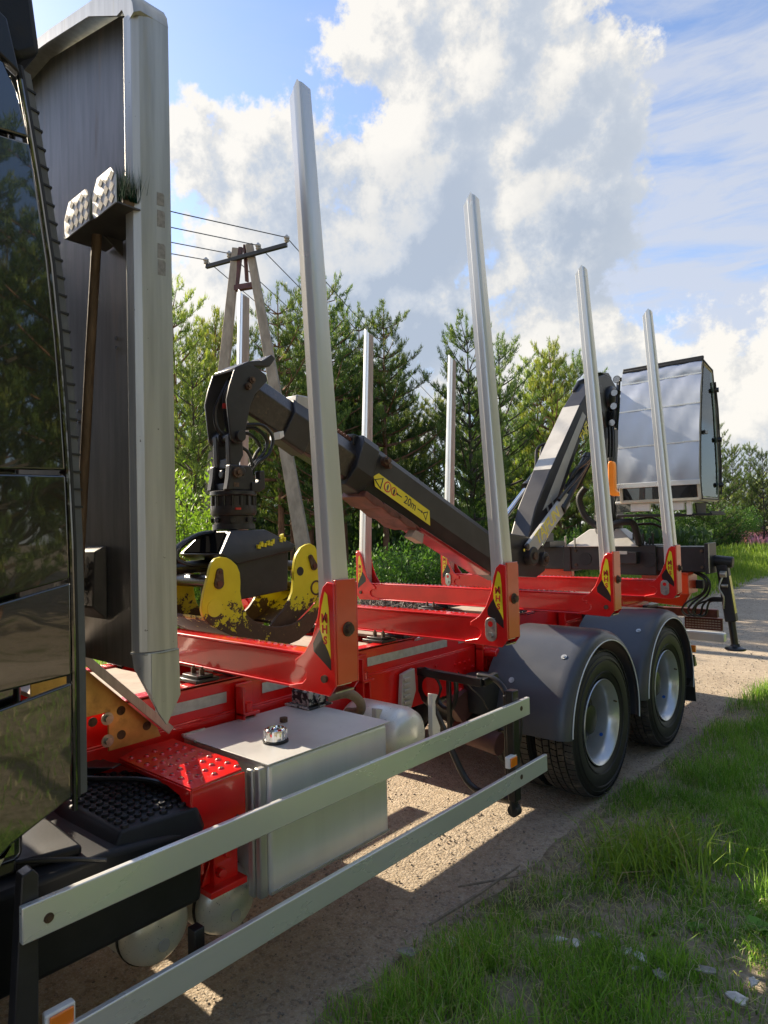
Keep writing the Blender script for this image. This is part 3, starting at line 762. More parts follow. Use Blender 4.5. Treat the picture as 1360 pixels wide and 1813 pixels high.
# --- fuel tank
m = MB(); m.box(.49, 1.098, -2.915, -2.205, .485, .998)
tank = m.build('fuel_tank', M['alu_tank'], T, .016, 3)
m = MB(); m.prism([(.482, -2.88), (.52, -2.925), (1.104, -2.922), (1.104, -2.188), (.60, -2.188), (.482, -2.20)], 'z', 1.000, 1.005); m.build('tank_lid', mat('tank_top', (.62, .62, .60), .42, .35, .05, 5, specks=(.05, .045, .04), speck_scale=22, speck_t=.735), tank, .0015)
m = MB(); m.box(1.055, 1.088, -2.955, -2.918, .49, .992); m.box(1.02, 1.056, -2.965, -2.950, .49, .985); m.each('tank_flange', M['alu_head'], tank, bevel=.006)
m = MB(); m.tube([(.49, -2.80, 1.004), (.49, -2.915, 1.004), (.53, -2.925, 1.004), (.61, -2.925, 1.004)], .008, 8); m.tube([(.49, -2.19, 1.006), (.62, -2.19, 1.006)], .008, 8); m.each('tank_lip', M['alu_head'], tank)
m = MB(); m.lathe([(0, 0), (0, .056), (.008, .056), (.008, .047)], (.902, -2.717, 1.005), 'z', 24); m.build('cap_collar', M['rubber'], tank)
m = MB(); m.lathe([(.008, .046), (.042, .046), (.054, .044), (.060, .038), (.061, .030), (.052, .028), (.050, 0)], (.902, -2.717, 1.005), 'z', 28)
for k in range(14):
    a = R(k * 360 / 14); c_, s_ = math.cos(a), math.sin(a)
    m.bar((.902 + .047 * c_, -2.717 + .047 * s_, 1.020), (.902 + .047 * c_, -2.717 + .047 * s_, 1.058), .010, .006, up=(c_, s_, 0))
m.build('fuel_cap', M['chrome'], tank, sharp=30)
m = MB(); m.box(1.0985, 1.1015, -2.915, -2.205, .500, .508); m.build('tank_seam', M['alu_head'], tank)
m = MB(); m.cyl((.70, -2.50, 1.005), (.70, -2.50, 1.026), .019, n=12); m.build('tank_plug', M['bolt'], tank)
m = MB()
m.box(.47, .66, -2.30, -2.13, 1.006, 1.016); m.box(.50, .635, -2.275, -2.15, 1.016, 1.085); m.box(.515, .56, -2.26, -2.18, 1.085, 1.10)
m.cyl((.635, -2.21, 1.05), (.66, -2.21, 1.05), .026, n=14); m.cyl((.50, -2.18, 1.05), (.45, -2.16, 1.055), .022, n=12)
for x, y in ((.51, -2.265), (.625, -2.265), (.51, -2.16), (.625, -2.16), (.57, -2.2)): m.cyl((x, y, 1.085), (x, y, 1.098), .010, n=6)
m.build('valve_block', mat('scuffed_black_casting', (.03, .03, .032), .5, .3, 0, 5, .4, 40, specks=(.42, .41, .38), speck_scale=26, speck_t=.50), tank, .004)
m = MB(); m.tube(bez([(.66, -2.17, 1.05), (.72, -2.08, 1.06), (.73, -2.0, 1.0), (.68, -1.95, .93), (.56, -1.92, .90)]), .026, 12); m.build('return_hose', M['brownhose'], tank)

# hanging round reservoir behind the tank with its two forged hangers
m = MB(); m.lathe([(0, 0), (.02, .10), (.05, .135), (.10, .15), (.40, .15), (.45, .135), (.48, .10), (.50, 0)], (.45, -1.80, .80), 'x', 32)
rs = m.build('rear_air_tank', M['airtank'], T, sharp=60)
m = MB()
for y0, dx in ((-2.03, 0), (-1.62, .05)):
    m.prism([(y0 - .02, 1.0), (y0 + .035, .985), (y0 + .01, .955), (y0 + .01, .88), (y0 + .05, .80), (y0 + .03, .70), (y0 - .01, .66), (y0 - .025, .80)], 'x', .86 + dx, .89 + dx)
m.each('hanger_claw', M['crane_grey'], rs, bevel=.003)
m = MB()
m.prism([(-1.36, 1.0), (-1.24, 1.02), (-1.23, .88), (-1.30, .74), (-1.38, .60), (-1.42, .60), (-1.38, .82)], 'x', .47, .50)
for k in range(6): m.box(.50, .515, -1.36, -1.30, .78 + k * .036, .80 + k * .036)
m.build('perforated_bracket', M['crane_grey'], T, .003)

# --- red step plate with dimples
m = MB(); m.prism([(.47, -3.13), (.475, -3.10), (.475, -2.955), (.95, -2.955), (1.04, -3.0), (1.06, -3.235), (.53, -3.235)], 'z', .990, .998)
m.box(1.052, 1.060, -3.235, -3.0, .82, .990)
m.prism([(1.052, .824), (1.06, .818), (1.17, .79), (1.17, .798)], 'y', -3.235, -3.0)
m.prism([(.53, .990), (1.056, .990), (1.056, .82), (1.035, .90), (.98, .955), (.90, .972), (.53, .972)], 'y', -3.238, -3.232)
st = m.build('step_plate', M['red'], T, .004)
m = MB(); hm = MB()
for i in range(8):
    for j in range(5):
        x = .57 + i * .062 + (.031 if j % 2 else 0); y = -3.205 + j * .052
        if x < 1.035:
            m.lathe([(0, .0135), (.005, .0095), (.0065, .007)], (x, y, .998), 'z', 12)
            hm.cyl((x, y, .9985), (x, y, 1.0038), .0068, n=10)
m.each('dimple', M['red'], st); stuff(hm.build('dimple_holes', M['bolt'], st))
m = MB()
for y in (-3.21, -3.04): m.cyl((1.06, y, .835), (1.066, y, .835), .007, n=8)
m.cyl((1.13, -3.2, .81), (1.13, -3.2, .816), .007, n=8); m.each('step_rivet', M['bolt'], st)
m = MB()
m.box(.90, .99, -3.10, -2.99, .56, .80); m.box(.86, 1.03, -3.14, -2.975, .55, .575); m.box(.93, .945, -3.14, -3.1, .57, .77)
m.cyl((.99, -3.05, .74), (1.02, -3.05, .74), .02, n=10); m.cyl((.99, -3.05, .68), (1.015, -3.05, .68), .014, n=8); m.cyl((.99, -3.08, .62), (1.02, -3.08, .62), .018, n=8)
m.prism([(-3.14, .575), (-3.10, .575), (-3.10, .66)], 'x', .955, .965)
m.build('step_bracket', M['red'], T, .003)
m = MB(); m.tube(bez([(1.0, -3.19, .78), (1.03, -3.2, .70), (1.01, -3.19, .62), (.98, -3.22, .56), (.92, -3.25, .55)]), .010, 8)
m.tube([(1.0, -3.17, .80), (1.02, -3.18, .66)], .013, 8)
m.each('brake_line', M['red'], T)

# --- black battery cover with studded step
m = MB(); m.prism([(-4.25, .60), (-3.215, .60), (-3.205, .84), (-3.235, .865), (-3.56, .90), (-4.05, .90), (-4.25, .86)], 'x', .50, 1.085)
bc = m.build('battery_box', M['black_plastic'], T, .02, 3)
m = MB()
lo = [(.36, -3.335), (.56, -3.135), (1.05, -3.175), (1.095, -3.215), (1.065, -3.545), (.66, -3.58), (.40, -3.56)]
hi = [(.37, -3.34), (.565, -3.15), (1.03, -3.19), (1.065, -3.225), (1.035, -3.49), (.68, -3.50), (.42, -3.46)]
m.ringed([[(x, y, .845) for x, y in lo][::-1], [(x, y, .915) for x, y in [(a[0] * .25 + b_[0] * .75, a[1] * .25 + b_[1] * .75) for a, b_ in zip(lo, hi)]][::-1], [(x, y, .930) for x, y in hi][::-1]], True, True)
cov = m.build('battery_step', M['black_plastic'], T, .008, 3)
m = MB()
for i in range(14):
    for j in range(8):
        x = .44 + i * .046 + (.023 if j % 2 else 0); y = -3.215 - j * .036
        if x < 1.025 and y > -3.47 and (x > .56 or y < -3.16 - (.56 - x) * .95) and x > .45:
            m.lathe([(0, .0145), (.009, .0125), (.010, .009), (.008, .006), (.008, 0)], (x, y, .930), 'z', 12)
m.each('stud', M['black_plastic'], cov)
m = MB(); m.prism([(.60, -3.95), (.95, -3.98), (1.04, -3.62), (.70, -3.60)], 'z', .90, .935); m.build('side_ledge', M['black_plastic'], bc, .012)
m = MB(); m.tube(bez([(.40, -3.60, 1.02), (.62, -3.42, .99), (.80, -3.26, .975), (.98, -3.20, .945), (1.02, -3.24, .93)]), .011, 8)
m.tube(bez([(.95, -4.05, .93), (1.02, -3.86, .955), (1.08, -3.70, .93), (1.11, -3.58, .89)]), .008, 8)
m.each('cable', M['hose'], T)
m = MB(); m.box(.34, .50, -3.42, -3.26, .95, .985); m.prism([(.44, -3.42), (.60, -3.30), (.58, -3.25), (.42, -3.30)], 'z', .985, .992); m.build('cable_tray', M['blackmetal'], T, .004)

# --- two air tanks under the battery box: domed ends face outwards
for yc, zc, nm in ((-3.30, .485, 0), (-2.99, .45, 1)):
    m = MB(); m.lathe([(.985 - 0, 0), (.981, .045), (.965, .09), (.935, .120), (.905, .131), (.895, .133), (.25, .133), (.22, .12), (.2, 0)], (0, yc, zc), 'x', 40)
    at = m.build('air_tank', M['airtank'], T, sharp=70)
    m = MB(); m.lathe([(.988, 0), (.988, .022), (.984, .023)], (0, yc - .01, zc - .035), 'x', 18); m.build('tank_port', M['crane_grey'], at)
    m = MB(); m.lathe([(.893, .134), (.893, .137), (.878, .137), (.878, .134)], (0, yc, zc), 'x', 40); m.lathe([(.58, .134), (.58, .139), (.54, .139), (.54, .134)], (0, yc, zc), 'x', 40); m.each('tank_band', M['blackmetal'], at)
    if nm:
        m = MB(); m.prism([(yc - .01, zc - .01), (yc + .055, zc + .008), (yc + .055, zc + .055), (yc - .01, zc + .04)], 'x', .958, .974); m.build('tank_label', M['crane_grey'], at, flat=True)

# --- side guards
m = MB(); m.box(1.199, 1.222, -3.870, -1.065, .806, .907)
g1 = m.build('guard_rail', M['alu_rail'], T, .004, 3); g1['label'] = 'upper aluminium side guard rail, reaching forward beside the black battery step'
m = MB(); m.box(1.199, 1.222, -4.02, -.870, .420, .521)
g2 = m.build('guard_rail', M['alu_rail'], T, .004, 3); g2['label'] = 'lower aluminium side guard rail, longer than the one above it'
for g, y, z in ((g1, -3.80, .851), (g1, -1.165, .862), (g2, -1.185, .476), (g2, -3.9, .47)):
    m = MB(); m.cyl((1.222, y, z), (1.2235, y, z), .014, n=18); m.cyl((1.2235, y, z), (1.2265, y, z), .010, n=6); m.build('rail_bolt', M['bolt'], g)
for zz in ((.806, .907, -3.87, -1.065), (.42, .521, -4.02, -.87)):
    MB().box(-1.222, -1.199, zz[2], zz[3], zz[0], zz[1]).build('guard_rail', M['alu_rail'], T, .004)
# hanger of the rails near the rear wheels: square tubes, swan-neck brace, flat post
m = MB()
m.box(1.145, 1.198, -1.215, -1.150, .33, .965)
m.box(1.12, 1.150, -1.20, -1.165, .36, .93)
m.build('guard_post', M['blackmetal'], T, .006)
m = MB()
m.bar((.47, -1.16, .985), (.96, -1.16, .975), .045, .05)
m.bar((.96, -1.16, .975), (.99, -1.05, 1.0), .04, .045)
m.tube(bez([(.90, -1.12, 1.005), (1.02, -1.12, .995), (1.10, -1.13, .93), (1.14, -1.15, .82), (1.165, -1.16, .70)]), .018, 10)
m.tube(bez([(.60, -1.13, .96), (.58, -1.13, .86), (.62, -1.13, .78), (.70, -1.13, .77), (.74, -1.13, .86), (.74, -1.13, .97)]), .016, 8)
m.bar((.53, -1.15, .82), (.66, -1.15, .62), .03, .04)
m.bar((.70, -1.15, .98), (.70, -1.15, .62), .022, .03)
m.tube(bez([(.56, -1.10, .70), (.66, -1.10, .52), (.76, -1.10, .36), (.84, -1.10, .295), (.95, -1.11, .29), (1.13, -1.13, .30)], 6), .021, 10)
m.prism([(.47, 1.005), (.53, 1.02), (.62, .985), (.66, .90), (.62, .80), (.56, .76), (.50, .80), (.47, .86)], 'y', -1.175, -1.160)
m.build('guard_bracket', M['blackmetal'], T, .004)
m = MB(); m.cyl((.575, -1.1765, .895), (.575, -1.174, .895), .068, n=26); m.build('bracket_opening', M['red'], T)
m = MB(); m.cyl((1.165, -1.19, .34), (1.165, -1.175, .26), .026, n=12); m.cyl((1.165, -1.20, .27), (1.165, -1.15, .27), .034, n=14); m.build('post_foot_roller', M['rubber'], T)
m = MB(); m.tube(bez([(1.155, -1.14, .90), (1.19, -1.12, .82), (1.195, -1.13, .7), (1.18, -1.15, .58)]), .006, 6); m.tube(bez([(.74, -1.10, 1.0), (.80, -1.05, .9), (.84, -1.0, .84), (.86, -.95, .75)]), .004, 6); m.each('lamp_cable', M['hose'], T)
for y, z, lab in ((-1.235, .569, 'amber side marker lamp under the rear end of the guard rail'), (-3.76, .535, 'amber side marker lamp at the bottom left corner')):
    m = MB(); m.box(1.17, 1.20, y - .042, y + .042, z - .03, z + .035); ml = m.build('marker_lamp', M['white'], T, .005); ml['label'] = lab
    m = MB(); m.box(1.20, 1.209, y - .034, y + .034, z - .024, z + .029); m.build('lamp_lens', M['amber'], ml, .004)
MB().box(1.12, 1.165, -3.30, -3.26, .44, .56).build('lamp_arm', M['blackmetal'], T, .003)

# front guard post and bracket at the lower left
m = MB(); m.prism([(-3.86, .98), (-3.83, .99), (-3.815, .97), (-3.82, .44), (-3.87, .30), (-3.90, .30)], 'x', 1.15, 1.197); m.build('guard_post', M['crane'], T, .004)
m = MB(); m.box(1.08, 1.16, -3.99, -3.86, .98, 1.04); m.box(1.0, 1.15, -4.02, -3.90, .35, .98); m.build('mudguard_bracket', M['blackmetal'], T, .008)
m = MB(); m.prism([(-3.97, 1.03), (-3.91, 1.085), (-3.88, 1.08), (-3.93, 1.01), (-4.0, .99)], 'x', 1.17, 1.20); m.build('fairing_catch', M['zinc'], T, .003)

# --- cab
C = MB()
C.prism([(-6.10, .62), (-6.15, 1.2), (-6.05, 2.1), (-5.80, 3.02), (-5.45, 3.10), (-3.85, 3.10), (-3.85, 1.02), (-4.42, 1.02), (-4.42, .62)], 'x', -1.20, 1.20)
cab = C.build('cab_body', M['gloss'], T, .03, 3)
m = MB(); m.prism([(-6.0, 3.10), (-5.2, 3.55), (-4.1, 3.74), (-3.99, 3.70), (-3.97, 3.10)], 'x', -1.10, 1.10); m.build('roof_deflector', M['gloss'], cab, .05, 3)
for sx in (1, -1):
    def slab(name, pts, mt, t=.02, x=1.232, bv=.006):
        q = MB(); q.prism(pts, 'x', min(x * sx, (x + t) * sx), max(x * sx, (x + t) * sx)); return q.build(name, mt, cab, bv, 3)
    re = lambda z, sx=sx: (-3.742 if sx > 0 else -3.86) - (.00 if z < 1.6 else (z - 1.6) ** 2 * .045 + max(0, z - 2.7) * .03)  # unseen far side set back so sun passes the gap behind the cab
    # rear side fairing in sections separated by seams
    zs = [1.10, 1.17, 1.30, 1.44]
    slab('fairing_panel', [(-4.9, 1.04), (-3.95, 1.065), (-3.905, 1.10), (-3.745, 1.175), (re(1.4), 1.497), (-3.93, 1.462), (-4.9, 1.44)], M['gloss_dent'])
    slab('fairing_panel', [(-4.9, 1.485), (-3.93, 1.507), (re(1.53), 1.519), (re(1.75), 1.783), (-3.93, 1.742), (-4.9, 1.66)], M['gloss_dent'])
    slab('fairing_panel', [(-4.9, 1.675), (-3.93, 1.755), (re(1.8), 1.795), (re(2.09), 2.092), (-3.93, 2.088), (-4.9, 2.08)], M['gloss_dent'])
    slab('fairing_panel', [(-4.9, 2.095), (-3.93, 2.10), (re(2.1), 2.106)] + [(re(z), z) for z in (2.3, 2.5, 2.7, 2.9, 3.02)] + [(-3.92, 3.012), (-4.9, 2.96)], M['gloss'])
    slab('side_glass', [(-4.9, 2.975), (-3.92, 3.026), (re(3.03), 3.036), (re(3.15) - .01, 3.15), (re(3.22) - .03, 3.22), (-4.0, 3.25), (-4.9, 3.20)], M['darkglass'])
    slab('window_frame', [(-4.9, 3.21), (-4.0, 3.262), (-3.93, 3.235), (-3.868, 3.20), (-3.90, 3.34), (-4.02, 3.40), (-4.9, 3.38)], M['blackmetal'], .03)
    # chrome-like edge strip and rubber edge at the back of the fairing
    q = MB(); q.tube([((1.236) * sx, re(z) + .012, z) for z in (1.13, 1.3, 1.6, 1.9, 2.1, 2.3, 2.5, 2.7, 2.9, 3.1, 3.2)], .0075, 8); q.build('fairing_edge', M['gloss'], cab)
    q = MB(); q.tube([((1.215) * sx, re(z) + .026, z) for z in (1.16, 1.5, 1.9, 2.1, 2.3, 2.5, 2.7, 2.9, 3.1, 3.25)], .012, 8); q.build('edge_rubber', M['rubber'], cab)
    # pleated gaiter strip behind the fairing
    q = MB(); gm = mat('grey_rubber_gaiter', (.12, .125, .13), .65, 0, .15, 9) if 'grey_rubber_gaiter' not in MATS else MATS['grey_rubber_gaiter']
    zl = [1.16, 1.5, 1.9, 2.1, 2.3, 2.5, 2.7, 2.9, 3.1, 3.25]
    q.ringed([[(x * sx, y, z) for x, y in ((1.17, re(z) + .02), (1.215, re(z) + .03), (1.205, re(z) + .062), (1.17, re(z) + .066))][::(1 if sx > 0 else -1)] for z in zl], True, True)
    gs = q.build('gaiter_strip', gm, cab)
    zz = 2.0
    while zz < 3.22:
        q = MB(); yy = re(zz); q.prism([(1.168 * sx, yy + .018), (1.2175 * sx, yy + .028), (1.2085 * sx, yy + .0655), (1.168 * sx, yy + .069)], 'z', zz, zz + .006); q.build('gaiter_rib', M['rubber'], gs); zz += .052
    # roof side shroud over the fairing with mesh bag
    q = MB(); q.prism([(-4.5, 3.30), (-4.02, 3.30), (-3.86, 3.26), (-3.80, 3.31), (-3.83, 3.55), (-3.93, 3.72), (-4.5, 3.74)], 'x', min(1.10 * sx, 1.235 * sx), max(1.10 * sx, 1.235 * sx)); q.build('roof_side_shroud', M['black_plastic'], cab, .02, 3)
    # door with window, handle, mirror, step
    dr = slab('door', [(-5.95, .95), (-4.93, .95), (-4.93, 2.95), (-5.60, 2.95), (-5.88, 2.1)], M['gloss'], .018)
    q = MB(); q.prism([(-5.82, 2.0), (-5.02, 2.0), (-5.02, 2.85), (-5.55, 2.85)], 'x', min(1.251 * sx, 1.254 * sx), max(1.251 * sx, 1.254 * sx)); q.build('door_window', M['darkglass'], cab)
    q = MB(); q.box(min(1.25 * sx, 1.275 * sx), max(1.25 * sx, 1.275 * sx), -5.15, -4.98, 1.62, 1.66); q.build('door_handle', M['blackmetal'], cab, .006)
    q = MB(); q.box(min(1.33 * sx, 1.50 * sx), max(1.33 * sx, 1.50 * sx), -6.10, -6.0, 2.1, 2.75); q.bar((1.2 * sx, -6.0, 2.7), (1.40 * sx, -6.05, 2.7), .03, .03); q.bar((1.2 * sx, -6.0, 2.15), (1.40 * sx, -6.05, 2.15), .03, .03); q.build('door_mirror', M['black_plastic'], cab, .02)
q = MB(); q.prism([(-1.1, -6.14), (1.1, -6.14), (1.1, -6.11), (-1.1, -6.11)], 'z', 2.05, 2.06); 
q = MB(); q.add([(-1.12, -6.06, 2.1), (1.12, -6.06, 2.1), (1.05, -5.83, 2.96), (-1.05, -5.83, 2.96)], [(0, 1, 2, 3)]); q.build('windscreen', M['darkglass'], cab)

# --- wheels
def wheel(x_out, y, sx, front=False):
    hub = bpy.data.objects.new('wheel', None); COL.objects.link(hub); hub.parent = T; hub.location = (0, 0, 0); WL[hub.name] = WL[T.name]; KIDS.setdefault(T.name, []).append(hub)
    o = (0, y, .512); S = sx
    X = lambda v: (x_out - v) * S
    prof = [(X(.045), .297), (X(.022), .315), (X(.008), .36), (X(0), .41), (X(.006), .455), (X(.020), .488), (X(.034), .500), (X(.262), .500), (X(.276), .488), (X(.29), .455), (X(.296), .41), (X(.288), .36), (X(.27), .31), (X(.25), .295)]
    m = MB(); m.lathe(prof, o, 'x', 96); ty = m.build('tyre', M['rubber_tyre'], hub, sharp=35)
    m = MB()
    for ri, (a, c, sh) in enumerate(((.014, .066, 0), (.076, .118, .5), (.128, .168, 0), (.178, .220, .5), (.230, .282, 0))):
        nb = 72
        for k in range(nb):
            t0 = R((k + sh) * 360 / nb + .35); t1 = R((k + sh + 1) * 360 / nb - .35)
            skew = R(.9) * (1 if ri % 2 else -1)
            xa, xb = X(a), X(c)
            ro = .519 if 0 < ri < 4 else .517
            vs = []
            for rr in (.497, ro):
                edge = -.012 if (rr == ro) else 0
                for xx, tt in ((xa, t0), (xb, t0 + skew), (xb, t1 + skew), (xa, t1)):
                    r2 = rr - (.012 if (ri == 0 and xx == xa) or (ri == 4 and xx == xb) else 0) * (rr == ro)
                    vs.append((xx, y + r2 * math.cos(tt), .512 + r2 * math.sin(tt)))
            m.add(vs, [(4, 5, 6, 7) if S > 0 else (7, 6, 5, 4), (0, 1, 5, 4), (1, 2, 6, 5), (2, 3, 7, 6), (3, 0, 4, 7)])
    tb = m.build('tread_blocks', M['tread'], hub, flat=True); tb['kind'] = 'stuff'
    m = MB()
    for r_ in (.345, .352, .43, .437, .465):
        m.lathe([(X(.004 + (.006 if r_ < .36 or r_ > .45 else -.001)), r_), (X(.001 + (.006 if r_ < .36 or r_ > .45 else -.001)), r_ + .002), (X(.004 + (.006 if r_ < .36 or r_ > .45 else -.001)), r_ + .004)], o, 'x', 72)
    m.build('sidewall_rings', M['rubber_tyre'], hub, sharp=60)
    m = MB()
    if not front:
        m.lathe([(X(.030), .296), (X(.022), .300), (X(.016), .296), (X(.020), .288), (X(.045), .280), (X(.060), .262), (X(.10), .256), (X(.205), .250)], o, 'x', 72)
    else:
        m.lathe([(X(.030), .296), (X(.018), .298), (X(.020), .288), (X(.050), .275), (X(.07), .25), (X(.05), .20), (X(.02), .15), (X(.02), .1)], o, 'x', 72)
    m.build('rim', M['rim'], hub, sharp=50)
    if not front:
        m = MB(); m.lathe([(X(.204), .2505), (X(.225), .240), (X(.230), .19), (X(.225), .13)], o, 'x', 48); m.build('wheel_disc', M['disc'], hub, sharp=60)
    d0 = .225 if not front else .02
    m = MB(); m.lathe([(X(d0), .14), (X(d0 - .08), .125), (X(max(.03, d0 - .12)), .10), (X(max(.025, d0 - .125)), .06), (X(max(.025, d0 - .125)), 0)], o, 'x', 32); m.build('hub', M['crane_grey'] if False else M['blackmetal'], hub)
    m = MB()
    for k in range(10):
        a = R(k * 36); m.cyl((X(d0), y + .165 * math.cos(a), .512 + .165 * math.sin(a)), (X(d0 - .035), y + .165 * math.cos(a), .512 + .165 * math.sin(a)), .016, n=6)
    stuff(m.build('wheel_nuts', M['bolt'], hub))
    if not front:
        m = MB(); m.cyl((X(.04), y + .272 * math.cos(R(20)), .512 + .272 * math.sin(R(20))), (X(.015), y + .268 * math.cos(R(20)), .512 + .268 * math.sin(R(20))), .006, n=8); m.build('valve_stem', M['bolt'], hub)
        a = R(-38); m = MB(); m.cyl((X(.12), y + .2545 * math.cos(a), .512 + .2545 * math.sin(a)), (X(.12), y + .2515 * math.cos(a), .512 + .2515 * math.sin(a)), .014, n=14); m.build('rim_sticker', mat('blue_sticker', (.03, .12, .45), .4) if 'blue_sticker' not in MATS else MATS['blue_sticker'], hub)
    return hub
M['rubber_tyre'] = mat('tyre_sidewall', (.017, .017, .018), .55, 0, .2, 5, .2, 60, dirt=(.10, .085, .065), dirt_amt=.02, dirt_scale=4)
M['tread'] = mat('dusty_tread', (.045, .042, .038), .8, 0, .3, 5, .4, 60, dirt=(.17, .14, .105), dirt_amt=.22, dirt_scale=6)
AX = (0.0, 1.362)
first = None
def dup_wheel(w, dx, dy, flip=False):
    c = bpy.data.objects.new('wheel', None); COL.objects.link(c); c.parent = T
    c.location = (dx, dy, 0); c.scale = (1, 1, 1)
    if flip:
        c.rotation_euler = (0, 0, math.pi); c.location = (dx, 2 * (0 - WL[T.name].y) * 1.0 + dy, 0)
    WL[c.name] = WL[T.name]; KIDS.setdefault(T.name, []).append(c)
    for ch in KIDS[w.name]:
        k = ch.copy(); COL.objects.link(k); k.parent = c; KIDS.setdefault(c.name, []).append(k)
    return c
w_out = wheel(1.222, 0, 1)
dup_wheel(w_out, 0, AX[1])
w_in = wheel(.885, 0, 1)
dup_wheel(w_in, 0, AX[1])
dup_wheel(w_out, 0, 0, True); dup_wheel(w_out, 0, AX[1], True); dup_wheel(w_in, 0, 0, True); dup_wheel(w_in, 0, AX[1], True)
wf = wheel(1.20, -5.05, 1, True)
c = dup_wheel(wf, 0, 0, True); c.location = (0, 2 * (-5.05 + 1.5), 0)
for y in AX:
    m = MB(); m.cyl((-.95, y, .512), (.95, y, .512), .075, n=16); m.lathe([(-.22, .08), (-.18, .2), (0, .24), (.18, .2), (.22, .08)], (0, y, .512), 'x', 24); m.build('axle', M['blackmetal'], T)
    for sx in (1, -1):
        m = MB()
        for k in range(5): m.box(min(.42 * sx, .51 * sx), max(.42 * sx, .51 * sx), y - .5 + k * .05, y + .5 - k * .05, .60 + k * .018, .616 + k * .018)
        m.build('leaf_spring', M['blackmetal'], T)
# air bellows / brake chamber seen between hanger and first wheel
m = MB(); m.lathe([(0, 0), (0, .12), (.20, .13), (.24, .11), (.26, 0)], (.60, -.62, .64), 'z', 28); m.build('air_bellows', M['rubber'], T)
m = MB(); m.cyl((.45, -.72, .50), (.80, -.72, .46), .075, n=20); m.prism([(-.95, .74), (-.70, .80), (-.62, .64), (-.80, .58)], 'x', .5, .56); m.build('brake_chamber', M['brownsteel'], T)
# --- fenders
for fi, yc in enumerate(AX):
    for sx in (1, -1):
        a0, a1 = (-20, 176) if fi == 0 else (-24, 178)
        pf = [(.60, .650), (1.14, .650), (1.185, .646), (1.215, .634), (1.238, .612), (1.248, .588), (1.249, .575), (1.243, .575), (1.238, .592), (1.215, .620), (1.185, .638), (1.14, .643), (.60, .643)]
        # angle measured from +y (rear) over the top to -y (front)
        m = MB(); m.lathe([(h * sx, r) for h, r in pf], (0, yc, .512), 'x', 44, a0 + 12, a1 + 2, closed_prof=True)
        fd = m.build('fender', M['fender'], T, sharp=50)
        m = MB(); m.tube([(1.2515 * sx, yc + .578 * math.cos(R(a)), .512 + .578 * math.sin(R(a))) for a in np.linspace(a0 + 12, a1 + 1, 40)], .0045, 6); m.build('fender_trim', M['white'], fd)
        m = MB()
        for a, x in ((148, .80), (128, 1.12), (60, 1.12), (40, .8)):
            c_, s_ = math.cos(R(a)), math.sin(R(a))
            p = (x * sx, yc + .650 * c_, .512 + .650 * s_); q2 = (x * sx, yc + .655 * c_, .512 + .655 * s_)
            m.cyl(p, q2, .020, n=18); m.cyl(q2, (x * sx, yc + .660 * c_, .512 + .660 * s_), .009, n=10)
        m.each('fender_rivet', M['zinc'], fd)
        m = MB(); m.bar((.9 * sx, yc + .02, 1.10), (.45 * sx, yc + .02, 1.05), .05, .05); m.build('fender_arm', M['blackmetal'], fd)
    if fi == 1:
        for sx in (1, -1):
            m = MB(); m.prism([(yc + .612, .46), (yc + .640, .46), (yc + .665, .24), (yc + .655, .24)], 'x', min(.62 * sx, 1.24 * sx), max(.62 * sx, 1.24 * sx)); m.build('mud_flap', M['rubber'], T)
m = MB(); m.box(1.19, 1.235, 2.075, 2.10, .685, .75); m.build('rear_marker', M['amber'], T, .004)
m = MB(); m.prism([(2.09, .55), (2.16, .55), (2.12, .62), (2.09, .66)], 'x', 1.12, 1.22); m.build('fender_stay', M['blackmetal'], T)

# --- rear end: cross frame, lamp bar, bumper
m = MB(); m.prism([(.42, 1.04), (.86, 1.0), (.98, 1.24), (.98, 1.38), (.42, 1.38)], 'y', 2.98, 3.06); m.prism([(-.42, 1.04), (-.86, 1.0), (-.98, 1.24), (-.98, 1.38), (-.42, 1.38)], 'y', 2.98, 3.06)
m.box(.86, .99, 2.75, 3.06, 1.16, 1.385)
m.each('rear_cross_frame', M['orange_red'], T, bevel=.006)
m = MB(); m.box(.95, 1.06, 3.0, 3.08, 1.20, 1.29); m.build('rear_connector', M['rubber'], T, .006)
m = MB(); m.box(-1.14, 1.14, 3.20, 3.27, .87, .96); lb = m.build('lamp_bar', M['rustplate'], T, .008)
m = MB()
for x in (.86, 1.02): m.cyl((x, 3.20, .915), (x, 3.192, .915), .018, n=14)
m.each('bar_bolt', M['zinc'], lb)
m = MB(); m.box(.78, 1.17, 3.26, 3.30, .725, .86); m.box(-1.17, -.78, 3.26, 3.30, .725, .86); pl = m.each('lamp_plate', M['rustplate'], T, bevel=.004)[0]
m = MB()
for r_ in range(4):
    for k in range(12): m.box(.80 + k * .030, .822 + k * .030, 3.254, 3.26, .745 + r_ * .027, .757 + r_ * .027)
stuff(m.build('plate_print', M['deck'], pl))
m = MB(); m.box(-1.19, 1.19, 3.24, 3.34, .605, .70); m.build('underrun_bar', M['alu_tank'], T, .01)
m = MB(); m.box(-.5, -.42, 2.9, 3.28, .62, 1.0); m.box(.42, .5, 2.9, 3.28, .62, 1.0); m.each('underrun_arm', M['blackmetal'], T, bevel=.01)
# transmission and engine mass under the frame
m = MB(); m.prism([(-5.6, .55), (-3.6, .60), (-3.4, .75), (-3.4, 1.0), (-5.6, 1.0)], 'x', -.36, .36); m.cyl((0, -3.4, .78), (0, -.2, .60), .055, n=14); m.build('gearbox', M['blackmetal'], T, .02)
m = MB(); m.box(-1.12, -.50, -4.35, -3.1, .36, 1.02); m.build('far_side_shade_box', M['black_plastic'], T, .03)  # unseen box added to keep sun off the ground below the cab
m = MB(); m.box(-1.10, -.50, -3.0, -1.9, .42, 1.0); m.build('far_side_tank', M['alu_tank'], T, .03)
